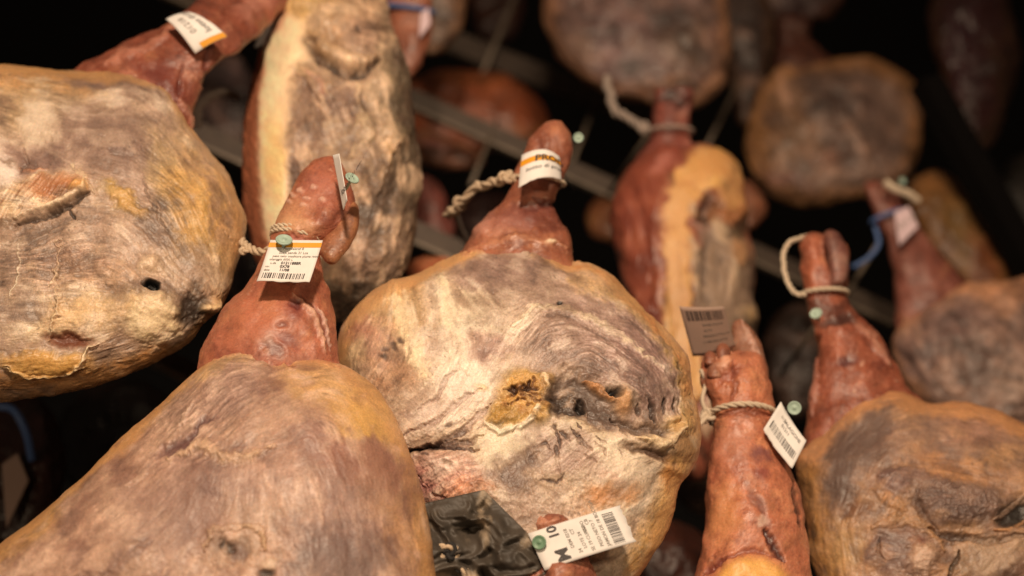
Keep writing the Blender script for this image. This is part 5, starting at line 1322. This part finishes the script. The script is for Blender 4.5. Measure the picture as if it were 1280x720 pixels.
string_ring('cream string ring round the neck of the looped right shank', (1004, 368), (1058, 366), YG, .0021, sag=6, ratio=.85)
tag(mesh_obj('string_loop', *twine([pt(1006, 368, YG, .02), pt(994, 366, YG, .02), pt(984, 350, YG, .015), pt(978, 325, YG, .01), pt(984, 306, YG, .01), pt(1000, 298, YG, .0), pt(1010, 296, YG, -.02)], .0024, 60), M_STRING, None, pt(984, 340, YG)),
    'open cream string loop standing off the left of the looped right shank', 'string', GR)
string_ring('blue cord round the thin right shank', (1090, 278), (1130, 264), 1.55, .0028, mat=M_BLUE, sag=4, ratio=.85, name='blue_cord', cat='cord')
tag(mesh_obj('blue_cord', *tube_parts([pt(1094, 284, 1.55, .01), pt(1098, 305, 1.55, .01), pt(1086, 322, 1.55, .01), pt(1066, 334, 1.55, 0)], .0028, 40), M_BLUE, None, pt(1090, 310, 1.55)), 'loose blue cord tail hanging left of the thin right shank', 'cord')
tag(mesh_obj('rope_end', *tube_parts([pt(1106, 228, 1.55, .03), pt(1118, 236, 1.55, .03), pt(1134, 242, 1.55, .03), pt(1148, 252, 1.55, .02)], .0052, 30), M_STRING, None, pt(1120, 238, 1.55)), 'pale stub of rope sticking out right of the thin shank tip', 'rope')
string_ring('blue cord round the foot cut off by the top edge', (470, 8), (540, 16), 1.38, .0032, mat=M_BLUE, sag=4, ratio=.85, name='blue_cord', cat='cord')
tag(mesh_obj('blue_cord', *tube_parts([pt(-10, 508, 1.34), pt(12, 510, 1.34), pt(24, 522, 1.34), pt(34, 545, 1.35), pt(40, 575, 1.37)], .0042, 40), M_BLUE, None, pt(10, 512, 1.34)), 'blue cord in the shadow at the lower left edge', 'cord')
rope('hanging_rope', [pt(244, 160, 1.2), pt(246, 140, 1.19), pt(258, 124, 1.19), pt(278, 116, 1.2), pt(296, 122, 1.24)], .0042, M_ROPE_GREY, 'curved grey rope in the gap right of the upper left shank', 'rope', 'ropes holding the hams', extra=[knot_geo(pt(244, 150, 1.2), .0055, 2)])

# ================================================================== DARK PLASTIC AND BLACK YARN UNDER THE CENTRE HAM
def plastic():
    n, m = 90, 110
    A, B2 = np.array([508, 640.]), np.array([604, 618.]); Cc, D = np.array([500, 800.]), np.array([740, 780.])
    mid = np.array([676, 690.])
    u, v = np.meshgrid(np.linspace(0, 1, m), np.linspace(0, 1, n))
    right = np.where((v < .45)[..., None], B2+(mid-B2)*(v/.45)[..., None], mid+(D-mid)*((v-.45)/.55)[..., None])
    left = A+(Cc-A)*v[..., None]
    P2 = left+(right-left)*u[..., None]
    x = P2[..., 0]; y = P2[..., 1]
    z = np.zeros_like(x)
    xw = x+perlin(x/40, y/40, z+1.1)*26; yw = y+perlin(x/40, y/40, z+5.1)*26
    r = 1-2*np.abs(perlin(xw/46, yw/30, z+3.3))*1.6; r2 = 1-2*np.abs(perlin(xw/20, yw/14, z+8.1))*1.6
    edge = np.minimum(1, np.minimum((1-u)*7, v*7))
    t = .071+.0062*r*edge+.0036*r2*edge+.006*perlin(x/70, y/70, z)+.0008*perlin(x/5, y/5, z+2.2)
    t = t-.012*np.exp(-(((x-589)/13)**2+((y-664)/8)**2))-.010*np.exp(-(((x-612)/8)**2+((y-690)/12)**2))
    t = t+.007*np.exp(-(((x-632)/26)**2+((y-694)/22)**2))+.004*np.exp(-(((y-650-(x-590)*.1)/5)**2+((x-590)/22)**2))
    W = on_plane(x, y, YC); nn = CAM-W.reshape(-1, 3).mean(0); nn /= np.linalg.norm(nn)
    front = W+nn*t[..., None]; back = front-nn*.0008
    V = np.vstack([front.reshape(-1, 3), back.reshape(-1, 3)]); F = []; N0 = n*m
    for i in range(n-1):
        for j in range(m-1):
            a = i*m+j; F.append((a, a+m, a+m+1, a+1)); F.append((N0+a, N0+a+1, N0+a+m+1, N0+a+m))
    for j in range(m-1):
        F.append((j, j+1, N0+j+1, N0+j)); a = (n-1)*m+j; F.append((a, N0+a, N0+a+1, a+1))
    for i in range(n-1):
        a = i*m; F.append((a, N0+a, N0+a+m, a+m)); a = i*m+m-1; F.append((a, a+m, N0+a+m, N0+a))
    mt, nt, b = new_mat('dark_film'); N = nt.nodes; L = nt.links
    tc = N.new('ShaderNodeTexCoord'); no = N.new('ShaderNodeTexNoise'); no.inputs['Scale'].default_value = 22; no.inputs['Detail'].default_value = 6; no.inputs['Distortion'].default_value = .6
    L.new(tc.outputs['Object'], no.inputs['Vector']); cr = N.new('ShaderNodeValToRGB'); e = cr.color_ramp.elements
    e[0].position = .36; e[0].color = (*alb((58, 46, 34)), 1); e[1].position = .62; e[1].color = (*alb((192, 154, 114)), 1)
    k = e.new(.52); k.color = (*alb((78, 62, 46)), 1)
    L.new(no.outputs['Fac'], cr.inputs['Fac']); L.new(cr.outputs['Color'], b.inputs['Base Color']); b.inputs['Roughness'].default_value = .6
    b.inputs['Specular IOR Level'].default_value = .6
    o = mesh_obj('plastic_wrap', V, F, mt, None, V.mean(0)); tag(o, 'crumpled dark plastic film under the pink flap of the centre ham', 'plastic wrap')
plastic()
yarn_mats = [M_ROPE, M_BLACKROPE]
rope('flecked_yarn', [pt(518, 662, YB, .03), pt(530, 676, YB, .032), pt(545, 690, YB, .034), pt(562, 684, YB, .04), pt(570, 694, YB, .036), pt(560, 702, YB, .03), pt(574, 712, YB, .034), pt(600, 730, YB, .03), pt(610, 760, YB, .03)],
     .0030, M_ROPE, 'black and cream flecked yarn knotted over the dark plastic film', 'yarn', mats=yarn_mats, mi=[0, 1, 0], jitter=.0008, turns_per_r=.16, strands=3,
     extra=[(k[0], k[1], i % 2) for i, k in enumerate([knot_geo(pt(556, 688, YB, .036), .0035, 0), knot_geo(pt(562, 692, YB, .038), .0032, 2), knot_geo(pt(550, 692, YB, .036), .003, 4)])])

# ================================================================== RACK BEHIND
def bar(name, label, a, b, Ya, Yb, h, dpt, mat, lip=True, group='steel rails of the hanging rack', cat='rail'):
    """angle-section rail: deep web, thin lower lip turned towards the front"""
    A = pt(*a, Ya); B2 = pt(*b, Yb); d = B2-A; d /= np.linalg.norm(d)
    up = np.array([0, 0, 1.0]); up -= d*(up@d); up /= np.linalg.norm(up); f = np.cross(d, up)
    if f@(CAM-A) < 0: f = -f
    def boxp(z0, z1, y0, y1):
        V = []; 
        for p in (A, B2):
            for (y, z) in ((y0, z0), (y1, z0), (y1, z1), (y0, z1)): V.append(p+f*y+up*z)
        return np.array(V), [(0, 1, 2, 3), (7, 6, 5, 4), (0, 4, 5, 1), (1, 5, 6, 2), (2, 6, 7, 3), (3, 7, 4, 0)]
    root = thing(name, label, cat, (A+B2)/2, group); org = (A+B2)/2
    v, fc = boxp(-h/2, h/2, 0, -dpt); mesh_obj('web', v, fc, M_DARKSTEEL if lip else mat, root, org, smooth=False)
    if lip:
        v, fc = boxp(-h/2-.002, -h/2+.0025, .002, -dpt-.002); o = mesh_obj('lip', v, fc, mat, root, org, smooth=False)
    return root
bar('rack_rail', 'steel rail crossing behind the foot of the centre ham', (180, -30), (1120, 395), 1.62, 1.80, .030, .006, M_STEEL)
bar('rack_rail', 'lower steel rail showing beside the upper left ham and under the side-on ham', (180, 135), (820, 425), 1.46, 1.60, .030, .006, M_STEEL)
bar('rack_rail', 'brown rail high in the gap left of the big round ham', (470, 14), (860, 165), 1.95, 2.05, .045, .01, M_DARKSTEEL, lip=False)
bar('rack_rail', 'pale end of a rail under the upper left ham, beside the foreground shank', (150, 420), (330, 510), 1.38, 1.42, .022, .006, M_STEEL)
bar('rack_beam', 'dark sloping beam near the right edge', (1165, 95), (1345, 410), 1.72, 1.80, .045, .03, M_BEAM, lip=False, cat='beam', group=None)
def rod(label, a, b, Ya, Yb, r=.003):
    v, f, *_ = tube_geo([pt(*a, Ya), (pt(*a, Ya)+pt(*b, Yb))/2, pt(*b, Yb)], r, 12); tag(mesh_obj('rack_rod', v, f, M_STEEL, None, pt(*a, Ya)), label, 'rod', 'thin rods of the hanging rack')
rod('thin rod rising to the top edge left of the big round ham', (655, -30), (600, 100), 2.0, 1.95, .005)
rod('thin short rod in the dark gap left of the centre foot', (622, 150), (588, 232), 1.72, 1.66)
rod('thin rod in the black gap right of the centre foot', (748, 120), (716, 200), 1.9, 1.75)
rod('thin rod running down-left from the string of the red-rind ham', (812, 166), (762, 240), 1.5, 1.7)
rod('thin rod between the big round ham and the smaller round ham', (925, 100), (880, 190), 1.9, 1.8)
rod('thin rod left of the looped right shank, low in the gap', (1022, 405), (975, 470), 1.5, 1.65)
rod('thin rod between the looped right shank and the blue cord', (1100, 300), (1055, 375), 1.55, 1.6)

# far dark wall
v, f = np.array([pt(-2500, -2500, 3.6), pt(4000, -2500, 3.6), pt(4000, 2500, 3.6), pt(-2500, 2500, 3.6)]), [(0, 1, 2, 3)]
o = mesh_obj('back_wall', v, f, M_WALL, None, v.mean(0), smooth=False); o['kind'] = 'structure'

# ================================================================== LIGHTS, CAMERA, WORLD (placed last; see end of file)
def area(name, loc, target, size, power, col, spread=math.radians(120)):
    l = bpy.data.lights.new(name, 'AREA'); l.shape = 'DISK'; l.size = size; l.energy = power; l.color = col; l.spread = spread
    o = bpy.data.objects.new(name, l); COL.objects.link(o); o.location = loc
    o.rotation_euler = (Vector(target)-Vector(loc)).to_track_quat('-Z', 'Y').to_euler()
    return o


aim = pt(600, 420, 1.1)
l = bpy.data.lights.new('shop_spot', 'SPOT'); l.energy = 158; l.color = (1.0, .755, .535); l.shadow_soft_size = .09; l.spot_size = math.radians(64); l.spot_blend = 1.0
o = bpy.data.objects.new('shop_spot', l); COL.objects.link(o); o.location = camframe(-.06, 1.35, -.28)
tgt = Vector(pt(500, 390, 1.07)); o.rotation_euler = (tgt-o.location).to_track_quat('-Z', 'Y').to_euler()
area('fill_lamp', camframe(1.0, 0.8, -0.3), aim, 0.25, 3.2, (1.0, .74, .48))  # weak unseen fill, added on the right
area('fill_lamp', camframe(-1.0, 0.1, -0.4), aim, 0.4, 2.0, (1.0, .72, .46))  # weak unseen fill on the left, near camera height

area('fill_lamp', camframe(.25, 1.35, 1.0), pt(900, 120, 2.0), 0.3, 2.2, (1.0, .74, .50), math.radians(100))  # unseen fill added above the rear racks to brighten the hams behind

w = bpy.data.worlds.new('World'); SC.world = w; w.use_nodes = True
bg = w.node_tree.nodes['Background']; bg.inputs['Color'].default_value = (1, .72, .5, 1); bg.inputs['Strength'].default_value = 0.03

cam = bpy.data.cameras.new('camera'); co = bpy.data.objects.new('camera', cam); COL.objects.link(co)
cam.lens = 50; cam.sensor_width = 36; cam.clip_start = 0.02; cam.clip_end = 200
co.location = Vector(CAM); co.rotation_euler = (math.pi/2+PITCH, 0, 0)
cam.dof.use_dof = True; cam.dof.focus_distance = 1.085; cam.dof.aperture_fstop = 2.7; cam.dof.aperture_blades = 0
SC.camera = co
SC.view_settings.view_transform = 'Standard'; SC.view_settings.look = 'None'; SC.view_settings.gamma = 1; SC.view_settings.exposure = 0
SC.cycles.use_denoising = True
SC.cycles.max_bounces = 5; SC.cycles.diffuse_bounces = 3
